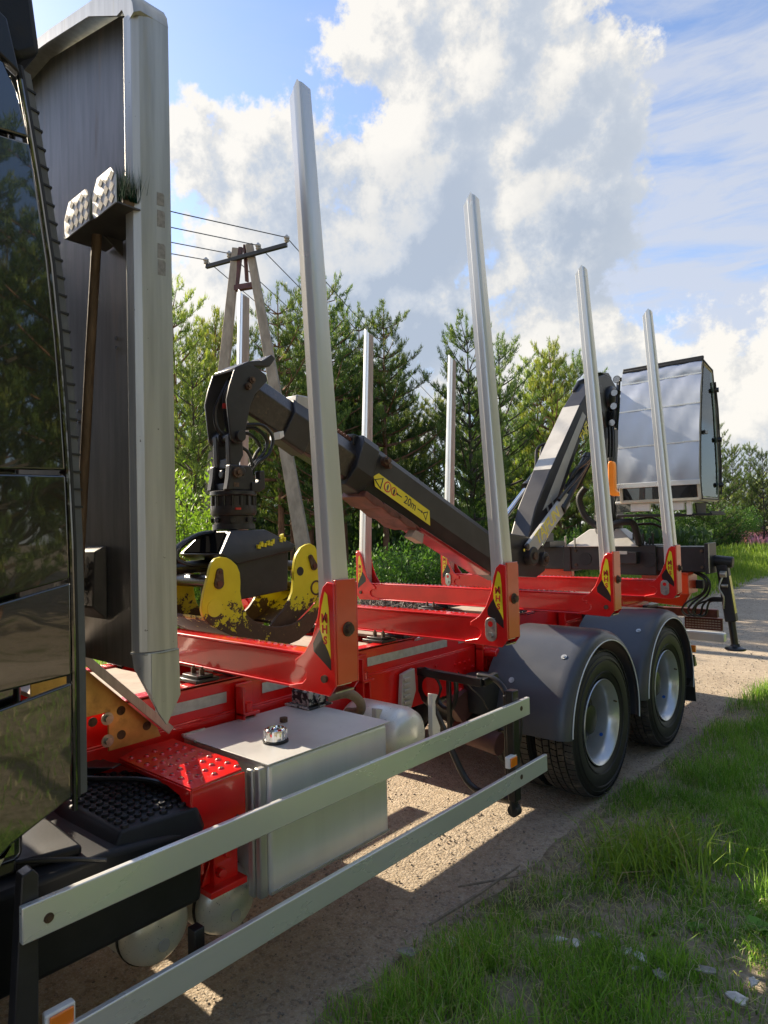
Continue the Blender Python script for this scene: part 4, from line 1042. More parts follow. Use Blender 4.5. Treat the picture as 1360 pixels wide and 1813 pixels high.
# ------------------------------------------------------------------ broom standing in the headboard trays
B = thing('broom', 'green-bristled broom hung head up in the checker-plate trays behind the black cab', 'broom', (.80, -3.50, 1.75))
m = MB(); m.tube([(.760, -3.50, 1.72), (.81, -3.502, 2.05), (.890, -3.507, 2.55), (.955, -3.512, 2.90), (.975, -3.515, 3.00)], .017, 10); m.build('handle', M['wood'], B)
m = MB(); m.box(.92, 1.225, -3.55, -3.48, 2.960, 2.995); m.build('head', M['wood'], B, .008)
rng = np.random.default_rng(5)
n = 2600
bx = rng.uniform(.90, 1.235, n); by = rng.uniform(-3.565, -3.465, n); bz = np.full(n, 2.975)
ln = rng.uniform(.05, .10, n) * (1 + .25 * (bx > 1.15)); dx = rng.normal(0, .16, n); dy = rng.normal(0, .16, n)
V = np.zeros((n, 3, 3)); V[:, 0] = np.c_[bx - .002, by, bz]; V[:, 1] = np.c_[bx + .002, by, bz]; V[:, 2] = np.c_[bx + dx * ln, by + dy * ln, bz + ln]
tri_mesh('bristles', V.reshape(-1, 3) - np.array(WL[B.name]), np.arange(3 * n).reshape(-1, 3), M['bristle'], parent=B)

# ------------------------------------------------------------------ loader crane
K = thing('loader_crane', 'dark grey folding loader crane with silver covered cabin, mounted on the truck rear', 'crane', (0, 3.0, 1.2))
# base beam with end caps, cut-outs
m = MB(); m.box(-1.18, .12, 2.86, 3.14, 1.385, 1.655); m.box(.62, 1.16, 2.86, 3.14, 1.385, 1.655)
base = m.build('base_beam', M['crane'], K, .012, 3)
m = MB(); m.box(.10, .64, 2.83, 3.17, 1.34, 1.675); m.box(-.46, -.36, 2.84, 3.16, 1.36, 1.67); m.each('beam_housing', M['crane'], K, bevel=.012, seg=3)
m = MB(); m.cyl((.56, 2.829, 1.51), (.56, 2.822, 1.51), .085, n=24); m.cyl((-.18, 2.859, 1.51), (-.18, 2.852, 1.51), .075, n=24); m.each('beam_recess', M['rubber'], base)
m = MB()
for x, z in ((.72, 1.61), (1.10, 1.61), (1.10, 1.44), (-.30, 1.61), (-.30, 1.44), (-.9, 1.61), (-.7, 1.5), (-.9, 1.44)): m.cyl((x, 2.86, z), (x, 2.845, z), .016, n=10)
m.each('beam_bolt', M['bolt'], base)
m = MB(); m.box(.22, .46, 2.74, 2.82, 1.47, 1.60); bx_ = m.build('valve_box', M['crane'], K, .006)
m = MB(); m.box(.22, .36, 2.735, 2.741, 1.575, 1.61); m.box(.22, .25, 2.735, 2.741, 1.50, 1.61); m.build('bent_bracket', M['crane_grey'], K)
m = MB(); m.box(1.13, 1.165, 2.845, 3.155, 1.37, 1.69); m.build('beam_end_plate', M['crane'], K, .004)
m = MB(); m.box(1.166, 1.172, 2.85, 2.87, 1.38, 1.68); m.build('end_plate_edge', M['cream'], K)
# outriggers both sides
for sx in (1, -1):
    m = MB(); m.cyl((1.12 * sx, 3.10, 1.50), (1.34 * sx, 3.10, 1.48), .060, n=20); m.bar((1.235 * sx, 3.10, 1.46), (1.305 * sx, 3.10, .86), .105, .11)
    lg = m.build('outrigger_leg', M['crane'], K, .012, 3); lg['label'] = 'raised black outrigger leg with round foot'
    m = MB(); m.cyl((1.300 * sx, 3.10, .90), (1.328 * sx, 3.10, .60), .036, n=16); m.lathe([(-.012, 0), (-.012, .095), (0, .105), (.012, .10), (.03, .05), (.05, .04)], (1.332 * sx, 3.10, .575), 'z', 28); m.build('outrigger_foot', M['blackmetal'], lg)
    m = MB(); m.bar((1.302 * sx, 3.10, 1.34), (1.348 * sx, 3.10, .95), .006, .08, up=(0, 1, 0)); m.build('warning_tape', M['yellow_decal'], lg)
    m = MB(); m.cyl((1.23 * sx, 3.02, 1.36), (1.29 * sx, 3.02, 1.36), .035, n=14); m.tube(bez([(1.25 * sx, 3.02, 1.33), (1.22 * sx, 3.0, 1.22), (1.26 * sx, 3.0, 1.12), (1.25 * sx, 3.02, 1.0)]), .010, 8); m.cyl((1.24 * sx, 3.02, 1.24), (1.30 * sx, 3.02, 1.24), .018, n=10); m.each('leg_fitting', M['zinc'], lg)
m = MB()
for dz, dx in ((0, 0), (-.03, .05), (-.015, -.06)):
    m.tube(bez([(1.00 + dx * .5, 2.95, 1.39), (1.12 + dx * .4, 2.95, 1.32 + dz), (1.10 + dx * .4, 2.95, 1.18 + dz), (.96 + dx, 2.97, 1.05), (.90 + dx, 3.0, .96), (.94 + dx, 3.05, .90), (1.0 + dx, 3.1, .92), (1.04 + dx, 3.05, 1.02), (1.13, 3.02, 1.10 + dz), (1.24, 3.02, 1.11 + dz)]), .011, 8)
m.each('outrigger_hose', M['hose'], K)
# turret: conical foot and slewing column
m = MB()
m.ringed([[(x, y, 1.655) for x, y in ((-.42, 2.80), (-.42, 3.2), (.46, 3.2), (.46, 2.80))], [(x, y, 1.86) for x, y in ((-.14, 2.90), (-.14, 3.1), (.22, 3.1), (.22, 2.90))]], True, True)
m.build('turret_foot', M['crane_grey'], K, .01)
m = MB(); m.cyl((.05, 3.0, 1.80), (.05, 3.0, 2.02), .16, n=28); m.bar((.06, 3.0, 1.98), (.10, 3.02, 3.40), .26, .24, up=(0, 1, 0), w2=.20, h2=.20)
m.build('slewing_column', M['crane'], K, .012, 3)
# elbow head on the column: rounded cover plates, links
m = MB()
head = [(2.45, 3.43), (2.60, 3.56), (2.78, 3.62), (2.98, 3.61), (3.12, 3.53), (3.18, 3.40), (3.14, 3.24), (3.04, 3.08), (2.92, 2.99), (2.80, 3.02), (2.70, 3.16), (2.52, 3.26)]
m.prism(head, 'x', .115, .150); m.prism(head, 'x', -.10, -.065)
m.cyl((-.12, 2.62, 3.42), (.17, 2.62, 3.42), .055, n=18); m.cyl((-.12, 2.98, 3.36), (.19, 2.98, 3.36), .075, n=20); m.box(-.06, .11, 2.70, 3.05, 3.10, 3.50)
m.build('elbow_head', M['crane'], K, .012, 3)
m = MB(); m.prism([(2.72, 3.64), (2.95, 3.67), (3.05, 3.62), (2.90, 3.625)], 'x', -.06, .13); m.lathe([(0, .15), (.03, .145), (.05, .12), (.06, 0)], (.15, 2.95, 3.36), 'x', 28); m.build('elbow_cover', M['blackmetal'], K, .004)
m = MB(); m.lathe([(.211, .03), (.213, .022), (.213, 0)], (0, 2.98, 3.30), 'x', 16); m.build('yellow_dot', M['yellow_decal'], K)
# main boom falling forward to the hinge over the bolsters
def bx_boom(name, stations, half, mt, bevel=.012, ring=None):
    """stations: (y, z, half height); box boom in the plane x=0 with hexagonal sides"""
    rings = []
    for i, (y, z, h) in enumerate(stations):
        a = stations[max(0, i - 1)]; c_ = stations[min(len(stations) - 1, i + 1)]
        d = Vector((0, c_[0] - a[0], c_[1] - a[1])).normalized(); nrm = Vector((0, -d.z, d.y))
        p = Vector((0, y, z)); hw = half
        rings.append([p + Vector((x * hw, 0, 0)) + nrm * (k * h) for x, k in ring])
    q = MB(); q.ringed(rings, True, True)
    return q.build(name, mt, K, min(bevel, .006), 2, sharp=12)
mbm = MB()
rings = []
for y, z, h in ((1.05, 1.66, .11), (1.28, 1.98, .155), (1.62, 2.36, .165), (2.30, 3.12, .12), (2.66, 3.46, .085)):
    d = Vector((0, .70, .71)); nrm = Vector((0, -.71, .70)); p = Vector((0, y, z))
    rings.append([p + Vector((x, 0, 0)) + nrm * k for x, k in ((-.10, h), (.10, h), (.10, -h), (-.10, -h))])
mbm.ringed(rings, True, True)
mb_ = mbm.build('main_boom', M['crane'], K, .012, 3)
m = MB(); d = Vector((0, .70, .71)); nrm = Vector((0, -.71, .70))
m.add([Vector((-.096, 1.62, 2.36)) + nrm * .1675, Vector((.096, 1.62, 2.36)) + nrm * .1675, Vector((.096, 2.30, 3.12)) + nrm * .1225, Vector((-.096, 2.30, 3.12)) + nrm * .1225,
       Vector((-.096, 1.62, 2.36)) + nrm * .1640, Vector((.096, 1.62, 2.36)) + nrm * .1640, Vector((.096, 2.30, 3.12)) + nrm * .119, Vector((-.096, 2.30, 3.12)) + nrm * .119], [(0, 1, 2, 3), (7, 6, 5, 4), (0, 4, 5, 1), (2, 6, 7, 3)])
m.build('boom_top_lit_sheet', M['crane_grey'], mb_)  # lit look of the boom's upper face painted as a light grey sheet
m = MB(); m.prism([(1.30, 2.06), (1.78, 2.60), (2.28, 3.14), (2.36, 3.10), (1.92, 2.58), (1.62, 2.20)], 'x', .1005, .1025); m.build('boom_grey_side', M['crane_grey'], mb_, flat=True)
m = MB()
for t in (0, .09):
    m.prism([(1.36 + t, 2.13 + t), (1.40 + t, 2.13 + t), (1.52 + t, 1.90 + t), (1.48 + t, 1.90 + t)], 'x', .103, .1035)
m.each('boom_chevron', M['white_strip'], mb_, flat=True)
m = MB()
text_mesh('boom_lettering', 'TAJFUN', .14, (.1045, 2.36, 2.98), (0, .68, .73), (0, -.73, .68), M['yellow_decal'], mb_, .0006, .002, .9)
# lower link plate with the maker's name
m = MB(); m.prism([(.80, 1.74), (.86, 1.66), (.92, 1.64), (1.70, 2.115), (1.68, 2.225), (1.60, 2.235)], 'x', .165, .205); lk = m.build('link_cover', M['crane_grey'], K, .008)
text_mesh('cover_lettering', 'TAJFUN', .165, (.2056, 1.20, 1.915), (0, .86, .51), (0, -.51, .86), M['yellow_decal'], lk, .0008, .003, .92)
m = MB()
for a in np.linspace(0, 1, 2): pass
text_mesh('cover_stencil', '\u25AE\u25AE', .05, (.2056, 1.56, 2.13), (0, .86, .51), (0, -.51, .86), M['crane'], lk, .0006) if False else None
# cylinders: two on the near side, one beyond
def ram(p, q, s, r, name='cylinder'):
    p = Vector(p); q = Vector(q); mid = p.lerp(q, s)
    a = MB(); a.cyl(p, mid, r, n=20); a.cyl(mid - (q - p).normalized() * .04, mid, r * 1.18, n=20); a.cyl(p - (q - p).normalized() * .04, p + (q - p).normalized() * .03, r * 1.1, n=16)
    c_ = a.build(name, M['blackmetal'], K)
    a = MB(); a.cyl(mid, q, r * .55, n=16); a.build('rod', M['steel'], c_); return c_
ram((.17, 2.20, 2.62), (.17, 1.10, 1.72), .62, .052)
ram((-.17, 2.10, 2.70), (-.17, .88, 1.90), .50, .052)
m = MB(); m.tube(bez([(.20, 2.20, 2.60), (.21, 1.9, 2.42), (.21, 1.62, 2.27), (.20, 1.45, 2.16)]), .018, 8); m.tube(bez([(.20, 2.26, 2.66), (.21, 2.05, 2.56), (.19, 1.86, 2.47), (.12, 1.80, 2.30)]), .022, 8)
m.tube(bez([(-.10, 2.12, 2.76), (-.2, 1.98, 2.78), (-.2, 1.88, 2.66), (-.17, 1.86, 2.55)]), .018, 8); m.tube(bez([(-.10, 2.05, 2.82), (-.24, 1.9, 2.76), (-.22, 1.80, 2.58), (-.17, 1.70, 2.46)]), .014, 8)
m.each('boom_hose', M['hose'], K)
# hose bundles along the column and corrugated sleeve
m = MB()
for k in range(7):
    x = .13 + .012 * k; y = 2.84 + .012 * (k % 3)
    m.tube(bez([(x, y, 3.30 - .03 * k), (x + .02, y - .02, 2.9), (x - .01, y, 2.5), (x + .03 * math.sin(k), y - .02, 2.1), (x, y, 1.95)]), .012, 6)
m.each('column_hose', M['hose'], K)
m = MB()
def corr(pts, r):
    P = bez(pts, 14); rr = [r * (1.0 if i % 2 else .84) for i in range(len(P))]; m.tube(P, rr, 12)
corr([(-.10, 2.74, 2.34), (-.17, 2.72, 2.22), (-.13, 2.74, 2.04), (-.02, 2.76, 1.92), (.12, 2.74, 1.88), (.30, 2.74, 1.93), (.42, 2.76, 1.92), (.45, 2.80, 1.80), (.46, 2.84, 1.68)], .042)
corr([(-.33, 2.6, 2.40), (-.25, 2.6, 2.33), (-.16, 2.64, 2.35), (-.10, 2.7, 2.50), (-.06, 2.76, 2.62)], .032)
m.each('corrugated_sleeve', M['rubber'], K, sharp=80)
m = MB(); m.tube(bez([(.42, 2.80, 1.90), (.62, 2.85, 1.90), (.76, 2.9, 1.80), (.82, 2.95, 1.67)]), .014, 8); m.tube(bez([(.44, 2.80, 1.96), (.6, 2.9, 1.97), (.72, 2.95, 1.86), (.74, 2.98, 1.67)]), .012, 8)
for k in range(9):
    x = .30 + .035 * k; m.cyl((x, 2.92, 1.655), (x, 2.92, 1.70 + .05 * ((k * 7) % 3)), .014, n=8)
m.box(-1.02, -.55, 2.7, 3.1, 1.655, 1.72); m.box(-.95, -.6, 2.6, 2.9, 1.72, 1.82)
m.each('valve_fitting', M['hose'], K)
m = MB(); m.cyl((-.40, 2.8, 1.655), (-.40, 2.8, 1.78), .012, n=8); m.cyl((-.28, 2.8, 1.655), (-.28, 2.8, 1.76), .012, n=8); m.cyl((.02, 2.82, 1.40), (.02, 2.82, 1.62), .012, n=8); m.each('lever', M['zinc'], K)
# hinge knot over the bolsters
m = MB(); m.prism([(.52, 1.86), (.95, 1.86), (1.20, 1.76), (1.30, 1.62), (1.22, 1.48), (1.05, 1.43), (.72, 1.46), (.40, 1.50)], 'x', -.15, -.115); m.prism([(.52, 1.86), (.90, 1.82), (1.16, 1.76), (1.28, 1.62), (1.22, 1.48), (1.05, 1.43), (.72, 1.46), (.40, 1.50)], 'x', .115, .15)
m.cyl((-.20, .90, 1.64), (.22, .90, 1.64), .085, n=24); m.cyl((-.18, 1.16, 1.60), (.20, 1.16, 1.60), .065, n=20); m.box(-.11, .11, .62, 1.10, 1.52, 1.74)
m.cyl((.20, .78, 1.73), (.225, .78, 1.73), .03, n=10)
m.build('boom_hinge', M['crane'], K, .01, 3)
m = MB(); m.cyl((.22, .90, 1.64), (.235, .90, 1.64), .035, n=14); m.cyl((.20, 1.16, 1.60), (.215, 1.16, 1.60), .03, n=10); m.cyl((.13, .55, 1.43), (.13, .55, 1.39), .02, n=8); m.each('hinge_pin', M['bolt'], K)
m = MB(); m.cyl((.2255, .70, 1.70), (.2275, .70, 1.70), .014, n=10); m.build('grease_mark', M['yellow_decal'], K)
# outer boom with telescopes, rising forward
OB = ((-.50, 1), (.50, 1), (1, .32), (1, -.74), (.80, -1), (-.80, -1), (-1, -.74), (-1, .32)); TB = ((-.42, 1), (.42, 1), (.62, .92), (1, -.30), (.92, -.42), (.52, -1), (-.52, -1), (-.92, -.42), (-1, -.30), (-.62, .92))
ob = bx_boom('outer_boom', [(.60, 1.576, .155), (.30, 1.704, .171), (-1.10, 2.302, .171), (-1.24, 2.362, .170)], .118, M['crane'], ring=OB)
t2 = bx_boom('telescope', [(-1.20, 2.325, .133), (-1.82, 2.582, .133)], .098, M['crane_worn'], ring=TB)
t3 = bx_boom('telescope', [(-1.60, 2.502, .122), (-2.14, 2.728, .122)], .082, M['crane_worn'], ring=TB)
cl1 = bx_boom('boom_collar', [(-1.16, 2.326, .188), (-1.32, 2.394, .186)], .128, M['crane'], .01, ring=OB)
cl2 = bx_boom('boom_collar', [(-1.70, 2.535, .152), (-1.88, 2.610, .142)], .108, M['crane'], .008, ring=TB)
m = MB()
for r_ in (.030,):
    m.cyl((.118, -1.06, 2.395), (.155, -1.06, 2.395), .032, n=16); m.cyl((.155, -1.06, 2.395), (.18, -1.06, 2.395), .021, n=6); m.cyl((.118, -1.03, 2.36), (.16, -1.03, 2.36), .020, n=6)
m.each('collar_bolt', M['bolt'], cl1)
m = MB(); m.prism([(-1.80, 2.775), (-1.70, 2.775), (-1.66, 2.745), (-1.66, 2.66), (-1.82, 2.68)], 'x', -.06, .06); m.build('roller_guard', M['crane_grey'], cl2, .01)
m = MB(); m.prism([(-1.99, 2.515), (-1.955, 2.525), (-1.95, 2.49), (-1.985, 2.47)], 'x', .05, .105); m.build('pale_block', M['white'], cl2, .004)
# chain guide on the boom's back
m = MB(); m.prism([(-1.30, 2.575), (-1.12, 2.545), (-1.04, 2.475), (-1.14, 2.46), (-1.30, 2.50)], 'x', -.05, .06); m.build('chain_guide', M['blackmetal'], K, .006)
m = MB()
for k in range(14):
    y = -1.62 + k * .026; m.cyl((-.02, y, 2.665 - (y + 1.62) * .40), (.04, y, 2.665 - (y + 1.62) * .40), .014, n=8)
stuff(m.build('lifting_chain', M['rustplate'], K))
# warning sticker on the near side of the boom, following its slope
ax_ = Vector((0, -1.40, .63)).normalized(); S0 = Vector((.1188, -.53, 1.992)); up_ = Vector((0, .63, 1.40)).normalized()
def sp(a, h, x=0.0): return S0 + ax_ * a + up_ * h + Vector((x, 0, 0))
def stick(name, pts, mt, x=.0, t=.0008):
    q = MB(); P0 = [sp(a, h, x) for a, h in pts]; P1 = [sp(a, h, x + t) for a, h in pts]; n = len(pts)
    area = sum(pts[i][0] * pts[(i + 1) % n][1] - pts[(i + 1) % n][0] * pts[i][1] for i in range(n))
    fs = [tuple(range(n, 2 * n)), tuple(range(n))[::-1]] + [(i, (i + 1) % n, n + (i + 1) % n, n + i) for i in range(n)]
    if area > 0: fs = [f[::-1] for f in fs]
    q.add(P0 + P1, fs); return q.build(name, mt, ob, flat=True)
stick('warning_sticker', [(-.02, -.055), (.66, -.055), (.70, .005), (.66, .048), (.03, .048)], M['yellow_decal'], .0004)
stick('sticker_triangle', [(.69, -.012), (.60, -.050), (.60, .040)], M['black_decal'], .0014)
stick('sticker_triangle_fill', [(.672, -.010), (.612, -.036), (.612, .026)], M['yellow_decal'], .0024)
stick('sticker_triangle', [(.105, -.0), (.045, -.042), (.045, .035)], M['black_decal'], .0014)
stick('sticker_triangle_fill', [(.09, -.002), (.054, -.028), (.054, .021)], M['yellow_decal'], .0024)
for cx_, cr_ in ((.54, .040), (.465, .032)):
    stick('prohibition_ring', [(cx_ + cr_ * math.cos(R(a)), cr_ * math.sin(R(a))) for a in range(0, 360, 20)], M['red_print'], .0014)
    stick('prohibition_field', [(cx_ + cr_ * .74 * math.cos(R(a)), cr_ * .74 * math.sin(R(a))) for a in range(0, 360, 20)], M['yellow_decal'], .0024)
    stick('prohibition_figure', [(cx_ - .008, -.024), (cx_ + .006, -.024), (cx_ + .010, .004), (cx_ + .002, .022), (cx_ - .010, .010)], M['black_decal'], .0034)
for a0_, dr in ((.40, 1), (.15, -1)):
    stick('sticker_arrow', [(a0_ - .03, -.004), (a0_ + .02, -.004), (a0_ + .02, .004), (a0_ - .03, .004)], M['black_decal'], .0014)
    e_ = a0_ + .02 if dr > 0 else a0_ - .03
    stick('sticker_arrow', [(e_, -.013), (e_ + .018 * dr, 0), (e_, .013)], M['black_decal'], .0016)
tx = sp(.265, 0, .0014)
text_mesh('sticker_lettering', '20m', .085, tx, -ax_, up_, M['black_decal'], ob, .0005, .001)
# outer boom's underside with the bolsters' red reflection painted on, and brackets
m = MB(); rr = []
for y, z in ((.34, 1.520), (-.62, 1.925)):
    rr.append([(x, y + dy, z + dz) for x, dy, dz in ((-.10, 0, -.0), (.10, 0, -.0), (.085, -.01, -.022), (-.085, -.01, -.022))])
m.ringed(rr, True, True); m.build('boom_reflection_plate', M['underside'], K, .006)
m = MB()
for y in (-1.15, -.97, -.80):
    z = 2.302 - (y + 1.1) * .427 - .192
    m.prism([(y - .10, z + .05), (y + .06, z - .02), (y + .10, z - .075), (y - .02, z - .05), (y - .12, z + .01)], 'x', -.10, .125)
m.prism([(-1.24, 2.185), (-.66, 1.94), (-.62, 1.90), (-1.20, 2.14)], 'x', -.09, .10)
m.each('hose_saddle', M['rustplate'], K, bevel=.006)
m = MB(); m.prism([(-.76, 1.855), (-.62, 1.80), (-.60, 1.87), (-.70, 1.905)], 'x', .04, .11); m.build('saddle_plate', M['deck'], K, .003)

# boom tip housing
near = [(-2.206, 2.895), (-2.306, 2.841), (-2.342, 2.744), (-2.363, 2.661), (-2.345, 2.497), (-2.336, 2.442), (-2.31, 2.418), (-2.270, 2.418), (-2.244, 2.450), (-2.235, 2.507), (-2.202, 2.641), (-2.165, 2.718), (-2.070, 2.810), (-2.078, 2.845), (-2.14, 2.875)]
m = MB(); m.prism(near, 'x', .088, .104); m.prism(near, 'x', -.120, -.104)
m.prism([(-2.30, 2.855), (-2.206, 2.905), (-2.10, 2.93), (-2.035, 2.975), (-2.005, 2.955), (-2.05, 2.90), (-2.16, 2.885), (-2.30, 2.835)], 'x', -.103, .103)
tip = m.build('boom_tip', M['crane'], K, .005)
m = MB()
for y, z in ((-2.191, 2.795), (-2.218, 2.756)): m.cyl((.104, y, z), (.118, y, z), .021, n=16); m.cyl((.118, y, z), (.128, y, z), .012, n=6)
m.each('tip_bolt', M['bolt'], tip)
m = MB(); m.cyl((-.14, -2.285, 2.462), (.13, -2.285, 2.462), .030, n=18); m.cyl((-.135, -2.285, 2.462), (-.03, -2.285, 2.462), .046, n=20); m.build('tip_pin', M['crane'], tip, .002)
m = MB()
m.tube(bez([(-.02, -2.25, 2.82), (-.03, -2.30, 2.72), (-.05, -2.335, 2.62), (-.04, -2.33, 2.52), (-.02, -2.28, 2.46)]), .012, 8)
m.tube(bez([(.02, -2.26, 2.80), (.01, -2.31, 2.70), (.0, -2.30, 2.58), (.02, -2.29, 2.47)]), .012, 8)
m.each('tip_hose', M['hose'], tip)
m = MB(); m.cyl((-.02, -2.25, 2.80), (-.022, -2.262, 2.76), .017, n=8); m.cyl((.02, -2.262, 2.79), (.018, -2.275, 2.745), .017, n=8); m.each('hose_ferrule', M['zinc'], tip)
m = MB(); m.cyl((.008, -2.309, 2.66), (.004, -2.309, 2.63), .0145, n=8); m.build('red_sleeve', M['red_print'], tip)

# operator cabin
prof = [(2.640, 3.560), (2.605, 3.42), (2.52, 3.11), (2.445, 2.72), (2.405, 2.32), (2.43, 2.145), (3.02, 2.145), (3.085, 2.44), (3.03, 3.19), (2.96, 3.50)]
m = MB()
def seg_bar(pp, x, r=.016):
    for a, c_ in zip(pp, pp[1:] + pp[:1]): m.bar((x, a[0], a[1]), (x, c_[0], c_[1]), r * 2, r * 2, up=(1, 0, 0))
seg_bar(prof, 1.225); seg_bar(prof, .445)
for y, z in (prof[0], prof[3], prof[5], prof[6], prof[8], prof[9]): m.bar((.445, y, z), (1.225, y, z), .03, .03)
cabn = m.build('cabin_frame', M['cream'], K, .003)
m = MB(); m.prism([(2.60, 3.575), (2.99, 3.515), (2.98, 3.49), (2.60, 3.55)], 'x', .425, 1.245); m.bar((.425, 2.63, 3.585), (1.25, 2.63, 3.585), .03, .035); m.build('cabin_roof', M['rubber'], cabn, .006)
fr = [(2.632, 3.545), (2.600, 3.42), (2.512, 3.11), (2.437, 2.72), (2.397, 2.33)]
for a, c_ in zip(fr[:-1], fr[1:]):
    # each strip of the tarp, sewn to the next one, slightly bellied
    mm = MB(); rows = []
    for i in range(7):
        t = i / 6; row = []
        for j in range(15):
            s = j / 14; bel = .012 * math.sin(math.pi * t) * (1 + .4 * math.sin(s * 9 + a[1] * 7)) + .004 * math.sin(s * 23 + t * 5)
            y = a[0] + (c_[0] - a[0]) * t - bel - .026; z = a[1] + (c_[1] - a[1]) * t + .003
            row.append((.425 + s * .815, y, z))
        rows.append(row)
    vs = [p for r_ in rows for p in r_]; fs = [(i * 15 + j + 1, i * 15 + j, (i + 1) * 15 + j, (i + 1) * 15 + j + 1) for i in range(6) for j in range(14)]
    vs2 = [(p[0], p[1] + .004, p[2]) for p in vs]; n = len(vs)
    mm.add(vs + vs2, [f[::-1] for f in fs] + [tuple(n + q for q in f) for f in fs])
    mm.build('tarp_strip', M['silver_tarp'], cabn, sharp=80)
    if a is not fr[0]:
        mm = MB(); mm.box(.425, 1.24, a[0] - .034, a[0] - .024, a[1] - .008, a[1] + .006); mm.build('tarp_seam', M['alu_rail'], cabn)
m = MB(); m.box(.42, 1.245, 2.360, 2.374, 2.285, 2.335); m.build('tarp_hem_bar', M['alu_rail'], cabn, .003)
m = MB(); m.prism([(2.655, 3.50), (2.62, 3.42), (2.535, 3.11), (2.46, 2.72), (2.42, 2.32), (2.45, 2.17), (3.0, 2.17), (3.065, 2.44), (3.01, 3.18), (2.945, 3.47)], 'x', 1.236, 1.240); m.build('side_window', M['pane'], cabn)
m = MB(); m.prism([(2.655, 3.50), (2.62, 3.42), (2.535, 3.11), (2.46, 2.72), (2.42, 2.32), (2.45, 2.17), (3.0, 2.17), (3.065, 2.44), (3.01, 3.18), (2.945, 3.47)], 'x', .424, .428); m.build('side_window', M['pane'], cabn)
m = MB(); m.box(.46, 1.20, 2.415, 2.420, 2.16, 2.30); m.build('lower_window', M['darkglass'], cabn)
m = MB(); m.box(.40, 1.20, 2.62, 2.64, 2.15, 2.36); m.build('inner_panel', M['rustplate'], cabn)
m = MB(); m.box(.36, 1.23, 2.45, 3.02, 2.125, 2.15); m.build('cabin_floor', M['alu_tank'], cabn, .004)
m = MB(); m.box(.62, 1.0, 2.62, 2.98, 2.32, 2.44); m.box(.62, 1.0, 2.90, 3.0, 2.44, 3.05); m.box(.70, .92, 2.70, 2.9, 2.15, 2.32); m.build('operator_seat', M['rustplate'], cabn, .03, 3)
m = MB(); seg_bar(prof, 1.2425, .006); m.build('window_seal', M['rubber'], cabn)
m = MB()
for z, r_ in ((3.30, .022), (2.78, .02), (2.30, .022)): m.cyl((1.245, 3.05 if z < 3 else 3.0, z), (1.285, 3.06 if z < 3 else 3.01, z), .026, n=12)
m.box(1.245, 1.27, 2.52, 2.62, 2.80, 2.83); m.tube([(1.26, 2.97, 3.38), (1.262, 3.03, 3.1), (1.262, 3.075, 2.5), (1.26, 3.05, 2.2)], .010, 8); m.each('door_hinge', M['blackmetal'], cabn)
m = MB()
m.box(.52, .72, 2.46, 2.50, 2.04, 2.12); m.box(.90, 1.06, 2.46, 2.50, 2.04, 2.12); m.box(1.08, 1.13, 2.47, 2.50, 1.99, 2.13); m.each('cabin_bracket', M['white'], cabn, bevel=.004)
m = MB(); m.bar((.36, 2.50, 2.0), (1.15, 2.50, 1.985), .05, .03); m.bar((.06, 2.95, 2.10), (.46, 2.75, 2.09), .10, .10); m.each('cabin_carrier', M['blackmetal'], K, bevel=.006)
m = MB(); m.prism([(2.50, 1.98), (3.0, 1.98), (3.0, 2.0), (2.50, 2.0)], 'x', 1.10, 1.31); m.bar((1.29, 2.52, 2.0), (1.29, 2.99, 2.0), .015, .04); m.prism([(2.65, 2.0), (2.95, 2.0), (2.97, 2.11), (2.62, 2.11)], 'x', 1.12, 1.13); m.each('foot_step', M['rubber'], K, bevel=.003)
m = MB(); m.box(.75, .90, 2.425, 2.45, 2.17, 2.26); m.build('red_console', M['rustplate'], cabn, .004)
# work lamps stacked beside the cabin
for (x, y, z), r_ in zip(((.345, 2.64, 3.510), (.322, 2.62, 3.362), (.318, 2.60, 3.212), (.300, 2.58, 3.028)), (.040, .040, .040, .038)):
    m = MB(); m.lathe([(.05, 0), (.045, r_ * .8), (.02, r_), (0, r_ * 1.05), (-.004, r_ * 1.02)], (x, y, z), 'y', 20); m.bar((x, y + .03, z), (x + .05, y + .06, z), .02, .04)
    lmp = m.build('work_lamp', M['blackmetal'], K)
    m = MB(); m.lathe([(-.002, 0), (-.002, r_ * .9), (0, r_ * .96)], (x, y - .001, z), 'y', 20); m.build('lamp_glass', M['lamp_glass'], lmp)
m = MB(); m.bar((.36, 2.66, 3.52), (.34, 2.60, 2.95), .03, .03); m.build('lamp_mast', M['blackmetal'], K)
m = MB(); m.tube(bez([(.33, 2.56, 2.30), (.31, 2.55, 2.22), (.34, 2.55, 2.15), (.40, 2.55, 2.17)]), .004, 6); m.tube(bez([(.37, 2.5, 2.2), (.36, 2.48, 2.12), (.42, 2.48, 2.06), (.46, 2.48, 2.10)]), .004, 6); m.each('loose_wire', M['wire'], K)

BT = thing('plastic_canister', 'orange plastic canister with black cap hanging beside the silver covered cabin', 'canister', (.31, 2.50, 2.23))
CX = .018
m = MB(); m.prism([(x + CX, z) for x, z in [(.268, 2.245), (.262, 2.30), (.266, 2.56), (.275, 2.592), (.300, 2.60), (.330, 2.585), (.338, 2.55), (.338, 2.30), (.350, 2.272), (.385, 2.250), (.385, 2.215), (.300, 2.215)]], 'y', 2.46, 2.53); m.build('canister_body', M['orange_plastic'], BT, .012, 3)
m = MB(); m.cyl((.290 + CX, 2.495, 2.595), (.285 + CX, 2.495, 2.635), .030, n=16); m.build('cap', M['rubber'], BT, .003)

